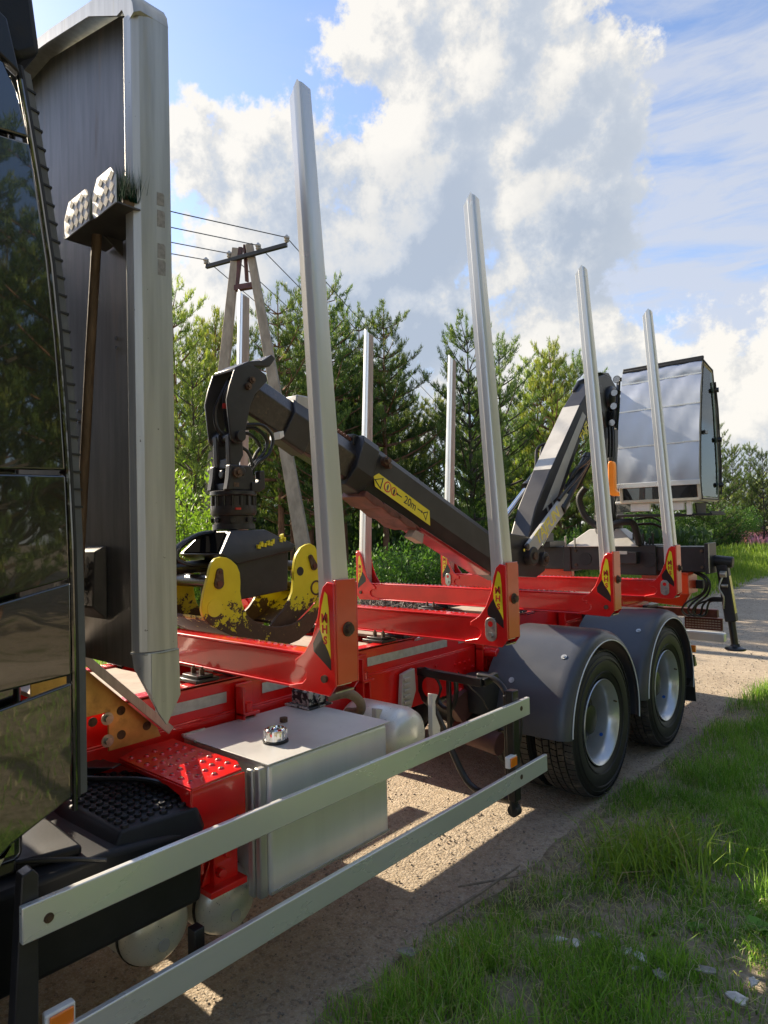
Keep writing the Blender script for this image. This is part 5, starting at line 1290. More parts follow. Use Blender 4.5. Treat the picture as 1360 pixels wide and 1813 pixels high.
# ------------------------------------------------------------------ grapple hanging from the boom tip
G = thing('log_grapple', 'chipped yellow and rust-brown log grapple hanging from the crane boom tip', 'grapple', (0, -2.25, 1.26))
m = MB(); m.prism([(-2.335, 2.475), (-2.24, 2.475), (-2.235, 2.36), (-2.265, 2.31), (-2.255, 2.24), (-2.31, 2.24), (-2.33, 2.32)], 'x', .035, .078)
m.prism([(-2.335, 2.475), (-2.24, 2.475), (-2.235, 2.36), (-2.265, 2.31), (-2.255, 2.24), (-2.31, 2.24), (-2.33, 2.32)], 'x', -.085, -.042)
m.box(-.05, .05, -2.32, -2.25, 2.28, 2.34); m.build('swing_link', M['crane'], G, .008, 3)
m = MB(); m.cyl((-.13, -2.27, 2.265), (.11, -2.27, 2.265), .026, n=16); m.cyl((0, -2.34, 2.25), (0, -2.18, 2.25), .026, n=16)
m.prism([(-2.345, 2.30), (-2.20, 2.30), (-2.165, 2.20), (-2.15, 2.155), (-2.37, 2.155), (-2.355, 2.22)], 'x', .055, .10); m.prism([(-2.345, 2.30), (-2.20, 2.30), (-2.165, 2.20), (-2.15, 2.155), (-2.37, 2.155), (-2.355, 2.22)], 'x', -.10, -.055); m.box(-.06, .06, -2.34, -2.16, 2.155, 2.20)
m.build('yoke', M['crane'], G, .008, 3)
m = MB(); m.cyl((.10, -2.305, 2.255), (.118, -2.305, 2.255), .030, n=16); m.cyl((.118, -2.305, 2.255), (.13, -2.305, 2.255), .014, n=6); m.box(.1005, .102, -2.325, -2.29, 2.175, 2.198); m.build('yoke_pin', M['bolt'], G)
m = MB(); o = (0, -2.255, 0)
m.lathe([(2.155, 0), (2.155, .125), (2.152, .132), (2.132, .133), (2.125, .125), (2.125, .118), (2.07, .118), (2.07, .128), (2.03, .131), (2.015, .125), (2.01, .112), (1.965, .110), (1.965, .120), (1.935, .122), (1.930, 0)], (0, -2.255, 0), 'z', 48)
rot = m.build('rotator', M['crane'], G, sharp=40)
m = MB()
for k in range(16):
    a = R(k * 22.5 + 6); c_, s_ = math.cos(a), math.sin(a)
    m.cyl((.121 * c_, -2.255 + .121 * s_, 2.035), (.121 * c_, -2.255 + .121 * s_, 2.125), .009, n=8)
    if k % 2 == 0: m.cyl((.112 * c_, -2.255 + .112 * s_, 1.988), (.128 * c_, -2.255 + .128 * s_, 1.988), .014, n=10)
m.each('rotator_bolt', M['blackmetal'], rot)
m = MB(); m.bar((.118, -2.33, 2.05), (.128, -2.30, 2.05), .014, .012); m.build('red_tag', M['red_print'], rot)
m = MB()
for dx, dy, dz in ((0, 0, 0), (.03, .02, .02), (-.03, -.03, -.03)):
    m.tube(bez([(.03 + dx, -2.24, 2.515 + dz), (.06 + dx, -2.13 + dy, 2.525 + dz), (.06 + dx, -2.05 + dy, 2.46 + dz), (.06 + dx, -2.08 + dy, 2.38), (.05 + dx, -2.14, 2.32), (.04 + dx, -2.19, 2.25), (.04 + dx, -2.20, 2.18)]), .0105, 8)
m.tube(bez([(.05, -2.25, 2.42), (.06, -2.19, 2.38), (.07, -2.17, 2.30), (.06, -2.18, 2.20)]), .010, 8)
m.each('rotator_hose', M['hose'], G)
m = MB(); m.prism([(-2.205, 2.205), (-2.17, 2.20), (-2.15, 2.22), (-2.155, 2.27), (-2.115, 2.275), (-2.11, 2.17), (-2.16, 2.145), (-2.21, 2.15)], 'x', .07, .115); m.build('hose_hook', M['crane'], G, .006)
# body: flared hood and rectangular box
m = MB()
m.ringed([[(.14, -2.37, 1.93), (.14, -2.14, 1.93), (-.14, -2.14, 1.93), (-.14, -2.37, 1.93)],
          [(.205, -2.49, 1.80), (.205, -1.96, 1.835), (-.205, -1.96, 1.835), (-.205, -2.49, 1.80)],
          [(.205, -2.385, 1.742), (.205, -1.99, 1.80), (-.205, -1.99, 1.80), (-.205, -2.385, 1.742)]], True, True)
m.ringed([[(.18, -2.375, 1.76), (.18, -2.0, 1.80), (-.18, -2.0, 1.80), (-.18, -2.375, 1.76)], [(.18, -2.367, 1.545), (.18, -2.012, 1.57), (-.18, -2.012, 1.57), (-.18, -2.367, 1.545)]], True, True)
gb = m.build('grapple_body', M['crane'], G, .008, 3)
m = MB(); m.add([(.105, -2.388, 1.921), (-.105, -2.388, 1.921), (-.165, -2.487, 1.813), (.165, -2.487, 1.813), (.105, -2.385, 1.900), (-.105, -2.385, 1.900), (-.165, -2.480, 1.795), (.165, -2.480, 1.795)], [(0, 1, 2, 3), (7, 6, 5, 4), (0, 4, 5, 1), (1, 5, 6, 2), (2, 6, 7, 3), (3, 7, 4, 0)]); m.build('hood_dark_panel', mat('matt_black', (.008, .008, .008), 1.0, spec=.0), gb)  # dark hollow of the hood painted as a black panel on its slope
m = MB(); m.prism([(-2.375, 1.935), (-2.34, 1.935), (-2.40, 1.83), (-2.39, 1.75), (-2.50, 1.795), (-2.51, 1.815)], 'x', .2075, .212); m.build('hood_edge', M['crane_grey'], gb, .002) if False else None
m = MB()
for k, (y, z) in enumerate(((-2.24, 1.835), (-2.215, 1.845), (-2.19, 1.842), (-2.165, 1.85), (-2.145, 1.848), (-2.125, 1.858), (-2.065, 1.866), (-2.045, 1.885), (-2.035, 1.87))):
    d_ = .0008; zz = 1.87; 
    fx = .205 - (z - 1.82) * .55
    m.prism([(y - .010, z - .010), (y + .012 - .004 * (k % 3), z - .013), (y + .008, z + .012 + .006 * (k % 2)), (y - .006, z + .010)], 'x', fx - .01, fx + .014)
stuff(m.build('paint_marks', M['yellow_decal'], gb, flat=True))
m = MB(); m.tube(bez([(-.02, -2.36, 1.92), (-.03, -2.48, 1.905), (-.03, -2.59, 1.845), (-.02, -2.62, 1.79), (0, -2.575, 1.75), (.02, -2.45, 1.74), (.04, -2.38, 1.74)]), .016, 8)
m.tube(bez([(-.08, -2.36, 1.91), (-.10, -2.50, 1.88), (-.10, -2.60, 1.81), (-.06, -2.60, 1.76), (-.02, -2.46, 1.745)]), .014, 8); m.each('grapple_hose', M['hose'], G)
m = MB(); m.cyl((-.02, -2.66, 1.73), (-.02, -2.40, 1.735), .035, n=14); m.build('grapple_cylinder', M['blackmetal'], G)
jaw1 = [(-2.545, 1.783), (-2.51, 1.79), (-2.475, 1.785), (-2.447, 1.771), (-2.41, 1.74), (-2.392, 1.700), (-2.388, 1.65), (-2.391, 1.597), (-2.382, 1.54), (-2.366, 1.496), (-2.335, 1.455), (-2.289, 1.423), (-2.235, 1.397), (-2.173, 1.381), (-2.10, 1.373), (-2.025, 1.377), (-1.95, 1.398), (-1.88, 1.439), (-1.830, 1.480), (-1.794, 1.526), (-1.788, 1.50), (-1.794, 1.465), (-1.820, 1.41), (-1.856, 1.352), (-1.91, 1.31), (-1.977, 1.279), (-2.05, 1.266), (-2.128, 1.262), (-2.20, 1.272), (-2.269, 1.292), (-2.402, 1.343), (-2.528, 1.408), (-2.575, 1.435), (-2.608, 1.47), (-2.627, 1.495), (-2.635, 1.524), (-2.630, 1.56), (-2.62, 1.608), (-2.592, 1.692), (-2.582, 1.73), (-2.568, 1.762)]
jaw2 = [(-1.850, 1.834), (-1.815, 1.838), (-1.78, 1.822), (-1.755, 1.787), (-1.738, 1.74), (-1.733, 1.693), (-1.728, 1.65), (-1.733, 1.59), (-1.755, 1.53), (-1.79, 1.48), (-1.86, 1.43), (-1.93, 1.385), (-2.0, 1.355), (-2.06, 1.345), (-2.136, 1.375), (-2.09, 1.42), (-2.04, 1.455), (-1.998, 1.50), (-1.966, 1.558), (-1.956, 1.62), (-1.953, 1.686), (-1.944, 1.74), (-1.928, 1.778), (-1.89, 1.818)]
def jaw(name, outline, xs, t, lab):
    root = MB()
    for x in xs: root.prism(outline, 'x', x - t / 2, x + t / 2)
    # blade joining the plates along the outer curve
    return root
m = jaw('jaw', jaw1, (.222, -.222), .022, '')
# outer shell between the plates (left jaw)
sh = [(-2.60, 1.47), (-2.528, 1.412), (-2.402, 1.347), (-2.269, 1.297), (-2.128, 1.268), (-2.03, 1.270), (-1.95, 1.292)]
rr = [[(-.21, y, z), (.21, y, z), (.21, y + .006, z + .016), (-.21, y + .006, z + .016)] for y, z in sh]
m.ringed(rr, True, True)
j1 = m.build('jaw', M['yellow'], G, .003); j1['label'] = 'left jaw of the grapple, long crescent with chipped yellow paint'
m = jaw('jaw', jaw2, (.160, -.160), .022, '')
sh = [(-1.745, 1.56), (-1.79, 1.485), (-1.86, 1.435), (-1.93, 1.39), (-2.0, 1.362)]
m.ringed([[(-.15, y, z), (.15, y, z), (.15, y - .006, z + .016), (-.15, y - .006, z + .016)] for y, z in sh], True, True)
j2 = m.build('jaw', M['yellow'], G, .003); j2['label'] = 'right jaw of the grapple, half hidden behind the near white stake'
m = MB()
for sx in (1, -1):
    m.cyl((.233 * sx, -2.556, 1.525), (.236 * sx, -2.556, 1.525), .046, n=26)
m.each('jaw_boss', M['yellow_decal'], j1)
def link_plate(par, xs, a, c_, ra, rc):
    for x in xs:
        sgn = 1 if x > 0 else -1
        a2, c2 = Vector((a[0], a[1])), Vector((c_[0], c_[1])); d = (c2 - a2).normalized(); th = math.atan2(d.y, d.x)
        pts = [(a2.x + ra * math.cos(th + R(k)), a2.y + ra * math.sin(th + R(k))) for k in range(90, 271, 20)] + [(c2.x + rc * math.cos(th + R(k)), c2.y + rc * math.sin(th + R(k))) for k in range(-90, 91, 20)]
        q = MB(); q.prism(pts, 'x', x, x + .010 * sgn); l_ = q.build('pin_plate', M['rustplate'] if False else M['bolt'], par, .002)
        q = MB(); q.cyl((x + .010 * sgn, c2.x, c2.y), (x + .016 * sgn, c2.x, c2.y), rc * .55, n=14); q.cyl((x + .010 * sgn, a2.x, a2.y), (x + .014 * sgn, a2.x, a2.y), ra * .4, n=10); q.build('pin_head', M['rustplate'], par)
link_plate(j1, (.233, -.233), (-2.524, 1.712), (-2.530, 1.652), .020, .030)
link_plate(j2, (.171, -.171), (-1.822, 1.755), (-1.795, 1.700), .017, .026)
m = MB()
m.cyl((.171, -1.905, 1.675), (.1725, -1.905, 1.675), .027, n=20); m.cyl((-.171, -1.905, 1.675), (-.1725, -1.905, 1.675), .027, n=20); m.each('jaw_hole', M['rubber'], j2)
m = MB(); m.lathe([(.171, .046), (.176, .046), (.176, .036), (.172, .036)], (0, -1.778, 1.566), 'x', 26); m.build('jaw_ring', M['bolt'], j2)
m = MB(); m.cyl((-.21, -2.525, 1.66), (.21, -2.525, 1.66), .035, n=18); m.cyl((-.15, -1.80, 1.70), (.15, -1.80, 1.70), .032, n=18); m.cyl((-.15, -1.778, 1.566), (.15, -1.778, 1.566), .030, n=16); m.each('jaw_shaft', M['crane_worn'], G)
# ------------------------------------------------------------------ ground and track
rng = np.random.default_rng(11)
def vnoise(x, y, s, seed=0):
    """cheap smooth noise in 0..1 from summed sines"""
    r = np.random.default_rng(seed); v = 0
    for k in range(7):
        a = r.uniform(0, 2 * np.pi); f = s * r.uniform(.5, 1.9); p = r.uniform(0, 6.28)
        v = v + np.sin((x * np.cos(a) + y * np.sin(a)) * f + p + 1.3 * np.sin((x * np.sin(a) - y * np.cos(a)) * f * .7 + p))
    return .5 + v / 9.0
def redge(y): return 1.26 + .06 * np.clip(y, -6, 12) * .35 + .12 * (vnoise(y, y * 0, 2.2, 3) - .5) + .05 * (vnoise(y, y * 0, 9, 4) - .5)
def ledge(y): return -1.75 + .25 * (vnoise(y, y * 0, .8, 5) - .5) + .10 * (vnoise(y, y * 0, 6, 6) - .5) - .03 * np.clip(y - 12, 0, 80) * 0
def gz(x, y):
    b_ = np.clip((x - redge(y)) / .9, 0, 1); b_ = b_ * b_ * (3 - 2 * b_)
    l_ = np.clip((ledge(y) - x) / 1.5, 0, 1); l_ = l_ * l_ * (3 - 2 * l_)
    return -.012 + .075 * b_ + .05 * (b_) * (vnoise(x, y, 3.0, 7) - .4) + .10 * l_ + .10 * l_ * (vnoise(x, y, 1.2, 8) - .5)
xs = np.unique(np.concatenate([np.linspace(-400, -30, 16), np.linspace(-30, -5, 40), np.linspace(-5, 6, 130), np.linspace(6, 30, 30), np.linspace(30, 400, 16)]))
ys = np.unique(np.concatenate([np.linspace(-200, -12, 12), np.linspace(-12, 8, 170), np.linspace(8, 40, 60), np.linspace(40, 600, 30)]))
X, Y = np.meshgrid(xs, ys); Z = gz(X, Y)
nx, ny = len(xs), len(ys)
V = np.c_[X.ravel(), Y.ravel(), Z.ravel()]
i, j = np.meshgrid(np.arange(nx - 1), np.arange(ny - 1)); q = (j * nx + i).ravel()
Tq = np.concatenate([np.c_[q, q + 1, q + nx + 1], np.c_[q, q + nx + 1, q + nx]])
g = tri_mesh('ground', V, Tq, M['soil'], smooth=True); struct(g)
# gravel track with ragged verges
yy = np.concatenate([np.arange(-14, 14, .06), np.arange(14, 60, .3), np.arange(60, 160, 4)])
cols_ = 9; V = []; 
L_, Rr = ledge(yy), redge(yy)
for c in range(cols_):
    t = c / (cols_ - 1); x = L_ + (Rr - L_) * t
    edge = .016 * min(1, 4 * min(t, 1 - t))
    V.append(np.c_[x, yy, np.full_like(yy, -.010 + edge)])
V = np.stack(V, 1).reshape(-1, 3); n_ = len(yy)
i, j = np.meshgrid(np.arange(cols_ - 1), np.arange(n_ - 1)); q = (j * cols_ + i).ravel()
Tq = np.concatenate([np.c_[q, q + 1, q + cols_ + 1], np.c_[q, q + cols_ + 1, q + cols_]])
rd = tri_mesh('gravel_track', V, Tq, M['gravel'], smooth=True); struct(rd)
# sandy path out on the camera's side, seen mirrored in the cab
yy2 = np.arange(-20, 60, .5); V = np.concatenate([np.c_[8.2 + .5 * vnoise(yy2, yy2 * 0, .5, 9), yy2, np.full_like(yy2, .085)], np.c_[9.8 + .5 * vnoise(yy2, yy2 * 0, .5, 10), yy2, np.full_like(yy2, .085)]]); k_ = len(yy2); q = np.arange(k_ - 1)
p2_ = tri_mesh('sandy_path', V, np.concatenate([np.c_[q, q + k_, q + 1], np.c_[q + 1, q + k_, q + k_ + 1]]), M['gravel']); struct(p2_)

# pebbles on the track
def pebbles(n, xr, yr, rmin, rmax, seed, cond=None):
    r = np.random.default_rng(seed); x = r.uniform(*xr, n); y = r.uniform(*yr, n)
    if cond is not None: k = cond(x, y); x, y = x[k], y[k]
    n = len(x); s = rmin * (rmax / rmin) ** (r.uniform(0, 1, n) ** 3)
    base = np.array([(1, 0, 0), (-1, 0, 0), (0, 1, 0), (0, -1, 0), (0, 0, .7), (0, 0, -.7)], float)
    f = np.array([(0, 2, 4), (2, 1, 4), (1, 3, 4), (3, 0, 4), (2, 0, 5), (1, 2, 5), (3, 1, 5), (0, 3, 5)])
    P = base[None] * r.uniform(.6, 1.2, (n, 6, 1)); a = r.uniform(0, 6.28, n); c, s_ = np.cos(a), np.sin(a)
    Q = P.copy(); Q[..., 0] = P[..., 0] * c[:, None] - P[..., 1] * s_[:, None]; Q[..., 1] = P[..., 0] * s_[:, None] + P[..., 1] * c[:, None]
    Q *= s[:, None, None]; Q[..., 0] += x[:, None]; Q[..., 1] += y[:, None]; Q[..., 2] += (gz(x, y) + .018)[:, None] * 1 + s[:, None] * .1
    return Q.reshape(-1, 3), (f[None] + 6 * np.arange(n)[:, None, None]).reshape(-1, 3)
V1, T1 = pebbles(26000, (-1.7, 1.35), (-4.2, 4.5), .0025, .012, 21)
V2, T2 = pebbles(5000, (-1.7, 1.5), (4.5, 16), .004, .018, 22)
V = np.concatenate([V1, V2]); Tt = np.concatenate([T1, T2 + len(V1)])
stuff(tri_mesh('pebbles', V, Tt, M['pebble']))

# ------------------------------------------------------------------ grass
def blades(x, y, z, h, w, lean, seed, tint=None):
    """curved three-triangle blades"""
    r = np.random.default_rng(seed); n = len(x)
    a = r.uniform(0, 6.283, n); b_ = r.uniform(0, 6.283, n); l = lean * h * r.uniform(.2, 1.3, n)
    wx, wy = np.cos(b_) * w, np.sin(b_) * w; lx, ly = np.cos(a) * l, np.sin(a) * l
    V = np.empty((n, 5, 3))
    V[:, 0] = np.c_[x - wx, y - wy, z - .01]; V[:, 1] = np.c_[x + wx, y + wy, z - .01]
    V[:, 2] = np.c_[x - wx * .8 + lx * .3, y - wy * .8 + ly * .3, z + h * .55]; V[:, 3] = np.c_[x + wx * .8 + lx * .3, y + wy * .8 + ly * .3, z + h * .55]
    V[:, 4] = np.c_[x + lx, y + ly, z + h * np.clip(1 - .35 * (l / np.maximum(h, 1e-4)) ** 2, .3, 1)]
    F = np.array([(0, 1, 3), (0, 3, 2), (2, 3, 4)])[None] + 5 * np.arange(n)[:, None, None]
    t = tint if tint is not None else r.uniform(0, .8, n)
    return V.reshape(-1, 3), F.reshape(-1, 3), np.repeat(t, 5)
def field(n, xr, yr, seed, hfun, keep, w=.0016, lean=.6, dry=.20):
    r = np.random.default_rng(seed); x = r.uniform(*xr, n); y = r.uniform(*yr, n)
    k = r.uniform(0, 1, n) < keep(x, y); x, y = x[k], y[k]; n = len(x)
    h = hfun(x, y) * r.uniform(.45, 1.25, n)
    t = np.clip(r.normal(.47, .18, n) + .25 * (vnoise(x, y, 2.5, 31) - .5), 0, .82); d = r.uniform(0, 1, n) < dry * (1.6 - vnoise(x, y, 3.0, 33) * 1.4)
    t[d] = r.uniform(.86, 1, d.sum()); h[d] *= .8
    return blades(x, y, gz(x, y), h, w * r.uniform(.7, 1.5, n), lean, seed + 1, t)
def join(parts):
    V, Tt, A, o = [], [], [], 0
    for v, t, a in parts: V.append(v); Tt.append(t + o); A.append(a); o += len(v)
    return np.concatenate(V), np.concatenate(Tt), np.concatenate(A)
def kr(x, y):
    d = x - redge(y); p = vnoise(x, y, 4.5, 41); p2 = vnoise(x, y, 13, 42); s = np.clip(d / .45 + .12, 0, 1) * np.clip(.20 + 2.6 * (p * .55 + p2 * .45 - .41), .05, 1)
    bare = np.exp(-(((x - 2.45) / .40) ** 2 + ((y + 2.0) / .55) ** 2)); s *= (1 - .75 * bare) * (1 - .5 * np.exp(-(((x - 1.75) / .25) ** 2 + ((y + 2.3) / .5) ** 2)))
    return np.where(d > -.06, s, 0)
def hr(x, y):
    return .045 + .115 * np.clip(vnoise(x, y, 2.6, 43) * 1.5 - .25, 0, 1.1) * np.clip((x - redge(y)) / .25 + .15, .15, 1) + .02 * np.clip(y, 0, 6)
parts = [field(150000, (1.1, 3.7), (-3.2, .6), 51, hr, kr, .0021, .75), field(70000, (1.2, 4.6), (.6, 4.2), 53, hr, kr, .0027, .7), field(30000, (1.3, 6), (4.2, 11), 55, hr, kr, .0035),
         field(14000, (3.4, 8), (-6, 4), 57, lambda x, y: .10 + 0 * x, lambda x, y: .8 + 0 * x, .004)]
# dead stalks lying flat between the living blades
r = np.random.default_rng(66); n = 16000; x = r.uniform(1.3, 3.6, n); y = r.uniform(-3.2, 3.5, n); k = x > redge(y) + .05; x, y = x[k], y[k]; n = len(x)
parts.append(blades(x, y, gz(x, y) + r.uniform(.006, .03, n), r.uniform(.02, .05, n), r.uniform(.0012, .0026, n), 3.2, 67, r.uniform(.84, 1.0, n)))
# tufts inside the sward
r = np.random.default_rng(61)
for k in range(120):
    cx, cy = r.uniform(1.35, 3.6), r.uniform(-3.0, 5.0)
    if kr(np.array([cx]), np.array([cy]))[0] < .3: continue
    m_ = int(r.integers(25, 70)); rr_ = r.uniform(.02, .07); x = cx + r.normal(0, rr_, m_); y = cy + r.normal(0, rr_, m_)
    parts.append(blades(x, y, gz(x, y), r.uniform(.08, .20, m_) * r.uniform(.7, 1.2), .0022 * np.ones(m_), .75, 1000 + k, np.clip(r.normal(.55, .12, m_), 0, .85)))
V, Tt, A = join(parts); stuff(tri_mesh('grass', V, Tt, M['grass'], A))
# broad clump of long blades beside the track
m_ = 420; cx, cy = 1.86, -.93
x = cx + r.normal(0, .13, m_); y = cy + r.normal(0, .17, m_)
t_ = np.clip(r.normal(.60, .10, m_), 0, .76); t_[r.uniform(0, 1, m_) < .10] = .9
V, Tt, A = blades(x, y, gz(x, y), r.uniform(.16, .34, m_), .0046 * np.ones(m_), 1.05, 77, t_)
o = tri_mesh('grass_tuft', V - np.array([cx, cy, 0]), Tt, M['grass'], A, loc=(cx, cy, 0)); tag(o, 'broad clump of long bright grass blades on the verge right of the truck', 'grass clump')
# low left verge and the meadow beyond the rear of the truck
def kl(x, y): return np.where(x < ledge(y) - .02, np.clip((ledge(y) - x) / .3, .15, 1), 0)
parts = [field(42000, (-6.5, -1.6), (-6, 9), 81, lambda x, y: .12 + .25 * np.clip((ledge(y) - x - .3) / 1.2, 0, 1) * vnoise(x, y, 2, 44), kl, .004, .5),
         ]
V, Tt, A = join(parts); stuff(tri_mesh('verge_grass', V, Tt, M['grass'], A))
parts = [field(70000, (-14, -1.6), (8, 30), 85, lambda x, y: .10 + .34 * np.clip((ledge(y) - x - .1) / 1.0, 0, 1) * (.5 + vnoise(x, y, .9, 45)), kl, .009, .35, .10),
         field(46000, (-40, 3), (30, 80), 87, lambda x, y: .5 + 0 * x, lambda x, y: np.where((x < ledge(y)) | (x > redge(y)), 1, 0), .03, .3, .08)]
V, Tt, A = join(parts); stuff(tri_mesh('meadow_grass', V, Tt, M['grass_far'], A))
# pink strip of flowers at the far edge of the meadow
n = 9000; x = r.uniform(-22, -3, n); y = 52 + r.normal(0, 3, n); y += .0 * x
V, Tt, A = blades(x, y, gz(x, y) + .25, r.uniform(.5, .9, n), .07 * np.ones(n), .3, 91, r.uniform(.25, 1, n)); stuff(tri_mesh('pink_flowers', V, Tt, M['flowers'], A))

# ------------------------------------------------------------------ pines
def needles(P, D, per, L, Wd, spread, r, tint):
    """P tuft points, D directions; per needles each"""
    n = len(P); P = np.repeat(P, per, 0); D = np.repeat(D, per, 0); T0 = np.repeat(tint, per)
    d = D + r.normal(0, spread, P.shape); d /= np.linalg.norm(d, axis=1)[:, None]
    s = r.normal(0, 1, P.shape); w = np.cross(d, s); w /= np.linalg.norm(w, axis=1)[:, None] + 1e-9
    l = L * r.uniform(.6, 1.25, len(P))[:, None]; base = P + r.normal(0, L * .22, P.shape)
    V = np.stack([base - w * Wd, base + w * Wd, base + d * l], 1)
    return V.reshape(-1, 3), np.clip(np.repeat(T0 + r.normal(0, .10, len(T0)), 3), 0, 1)
def pine(seed, H, base, Rm, whorls, style, per=13, L=.13, Wd=.0085, light=.3):
    r = np.random.default_rng(seed); TP, TD, TT = [], [], []; tr = MB()
    lean = r.normal(0, .02, 2)
    tr.tube([(lean[0] * z, lean[1] * z, z) for z in np.linspace(-.2, H, 9)], [max(.012, (.030 + .011 * H) * (1 - z / H * .93)) for z in np.linspace(0, H, 9)], 8)
    for wi in range(whorls):
        t = (wi + r.uniform(-.25, .25)) / whorls; z0 = base + (H - base) * min(.985, max(0, t)) ** .92
        tt = (z0 - base) / (H - base)
        Lb = Rm * ((1 - tt) ** .75 * (.55 + .9 * min(1, tt * 3.2 + .18)) * .78 + .10)
        nb = int(r.integers(4, 7)); a0 = r.uniform(0, 6.28)
        for k in range(nb):
            a = a0 + k * 6.283 / nb + r.normal(0, .25); Lk = Lb * r.uniform(.55, 1.18); up = (.10 + .55 * tt + r.normal(0, .08)) * (1.0 if style == 'up' else .6)
            ca, sa = math.cos(a), math.sin(a); pts = []
            for s in np.linspace(0, 1, 6):
                rad = Lk * s; pts.append(np.array([ca * rad + lean[0] * z0, sa * rad + lean[1] * z0, z0 + Lk * (up * s + .32 * s * s - (.12 * s if style != 'up' else 0))]))
            tr.tube([Vector(p) for p in pts], [.022 * (1 - .8 * s) * (Lk + .4) for s in np.linspace(0, 1, 6)], 4, caps=False)
            nt_ = max(4, int(Lk / .15))
            for q in range(nt_):
                s = .28 + .72 * (q + r.uniform(0, 1)) / nt_; f = s * 5; i0 = min(4, int(f)); p = pts[i0] + (pts[i0 + 1] - pts[i0]) * (f - i0)
                side = r.choice([-1, 1]); tl = (Lk * .42 * (1 - s) + .14) * r.uniform(.6, 1.2); dd = np.array([ca * .55 - sa * side * .8, sa * .55 + ca * side * .8, .38 + r.uniform(0, .35)]); dd /= np.linalg.norm(dd)
                m_ = max(2, int(tl / .085))
                for u in range(m_):
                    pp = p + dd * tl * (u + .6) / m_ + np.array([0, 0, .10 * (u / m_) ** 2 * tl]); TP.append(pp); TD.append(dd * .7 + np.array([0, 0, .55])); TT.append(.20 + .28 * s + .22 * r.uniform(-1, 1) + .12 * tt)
                # upright candle on the tip
                if r.uniform() < light + .25:
                    e = p + dd * tl
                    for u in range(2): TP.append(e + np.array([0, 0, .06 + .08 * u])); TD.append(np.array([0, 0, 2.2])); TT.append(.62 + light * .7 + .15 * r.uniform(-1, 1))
            e = pts[-1]
            for u in range(4): TP.append(e + np.array([ca * .05, sa * .05, .07]) * u); TD.append(np.array([ca * .3, sa * .3, 1.6])); TT.append(.55 + light * .6)
    for u in range(9): TP.append(np.array([lean[0] * H, lean[1] * H, H - .25 + .08 * u])); TD.append(np.array([0, 0, 1.3])); TT.append(.7)
    V, A = needles(np.array(TP), np.array(TD), per, L, Wd, .42, r, np.array(TT))
    return V, np.arange(len(V)).reshape(-1, 3), A, tr
PINES = []
def make_pine(idx, args, label, loc, rotz, sc, mats, group='young pines along the far side of the track'):
    t = thing('pine_tree', label, 'tree', loc, group, rotz); t.scale = (sc,) * 3 if not isinstance(sc, tuple) else sc
    WL[t.name] = Vector((0, 0, 0))
    V, F, A, tr = pine(*args[0], **args[1])
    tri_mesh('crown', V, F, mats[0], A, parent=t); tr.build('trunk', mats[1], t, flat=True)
    PINES.append(t); return t
def at_px(u, d, z=0.0):
    """a place on the ground at depth d along the camera's line through column u (used once, to lay out the wood)"""
    k = (u - 680) / 1180.3
    return (3.19 + d * (-.6566 + .7535 * k), -4.59 + d * (.7539 + .657 * k), z)
def hgt(v, d, u): return ((953 - .044 * (u - 680)) - v) / 1180.3 * d + 1.9
spec = [
    # px, depth, top, variant, label
    (322, 21, 548, 'L', 'tall yellow-green pine just right of the headboard post'),
    (372, 24, 592, 'L', 'yellow-green pine with reddish tips behind the pole'),
    (345, 17, 668, 'D', 'darker bushy pine low behind the grapple hoses'),
    (405, 26, 600, 'D', 'slim dark pine between the two far stakes and the pole'),
    (497, 19, 545, 'T', 'pine with bare reddish trunk left of the nearest white stake'),
    (548, 22, 520, 'T', 'tall pine whose top rises behind the nearest white stake'),
    (592, 20, 512, 'T', 'tallest pine of the wood, right of the nearest white stake'),
    (640, 23, 575, 'T', 'open-crowned pine around the second far stake'),
    (682, 21, 560, 'T', 'ragged pine reaching right over the power lines'),
    (722, 29, 742, 'D', 'low dark pine above the crane boom'),
    (766, 30, 722, 'L', 'small pointed pine left of the third far stake'),
    (838, 21, 592, 'D', 'slender dark pine left of the second white stake'),
    (893, 23, 622, 'D', 'dark pine close right of the second white stake'),
    (948, 25, 650, 'L', 'bright yellow-green pine behind the crane cylinders'),
    (992, 24, 622, 'L', 'yellow-green pine with spiky top left of the third white stake'),
    (1025, 27, 650, 'D', 'dark pine behind the third white stake'),
    (1262, 34, 752, 'D', 'dark pine rising right of the operator cabin'),
]
VAR = {}
def variant(key):
    H = {'L': 8.4, 'D': 8.0, 'T': 9.5, 'B': 8.0}[key]
    if key == 'L': return ((301, H, .5, 2.0, 17, 'up'), dict(per=13, light=.55, Wd=.010)), (M['needles_light'], M['pine_bark'])
    if key == 'D': return ((302, H, .5, 2.1, 16, 'up'), dict(per=13, light=.15, Wd=.010)), (M['needles'], M['dark_bark'])
    return ((303, H, 3.0, 2.3, 12, 'flat'), dict(per=14, light=.2, Wd=.010)), (M['needles'], M['pine_bark'])
HV = {'L': 8.4, 'D': 8.0, 'T': 9.5}
for k, (u, d, v, key, lab) in enumerate(spec):
    loc = at_px(u, d); loc = (loc[0], loc[1], .05); sc = hgt(v, d, u) / HV[key]; rz = (k * 2.1) % 6.28
    if key not in VAR:
        a_, m_ = variant(key); VAR[key] = make_pine(k, a_, lab, loc, rz, sc, m_)
    else:
        copy_tree(VAR[key], None, loc, rz, lab, sc * (1 if k % 2 else .99))
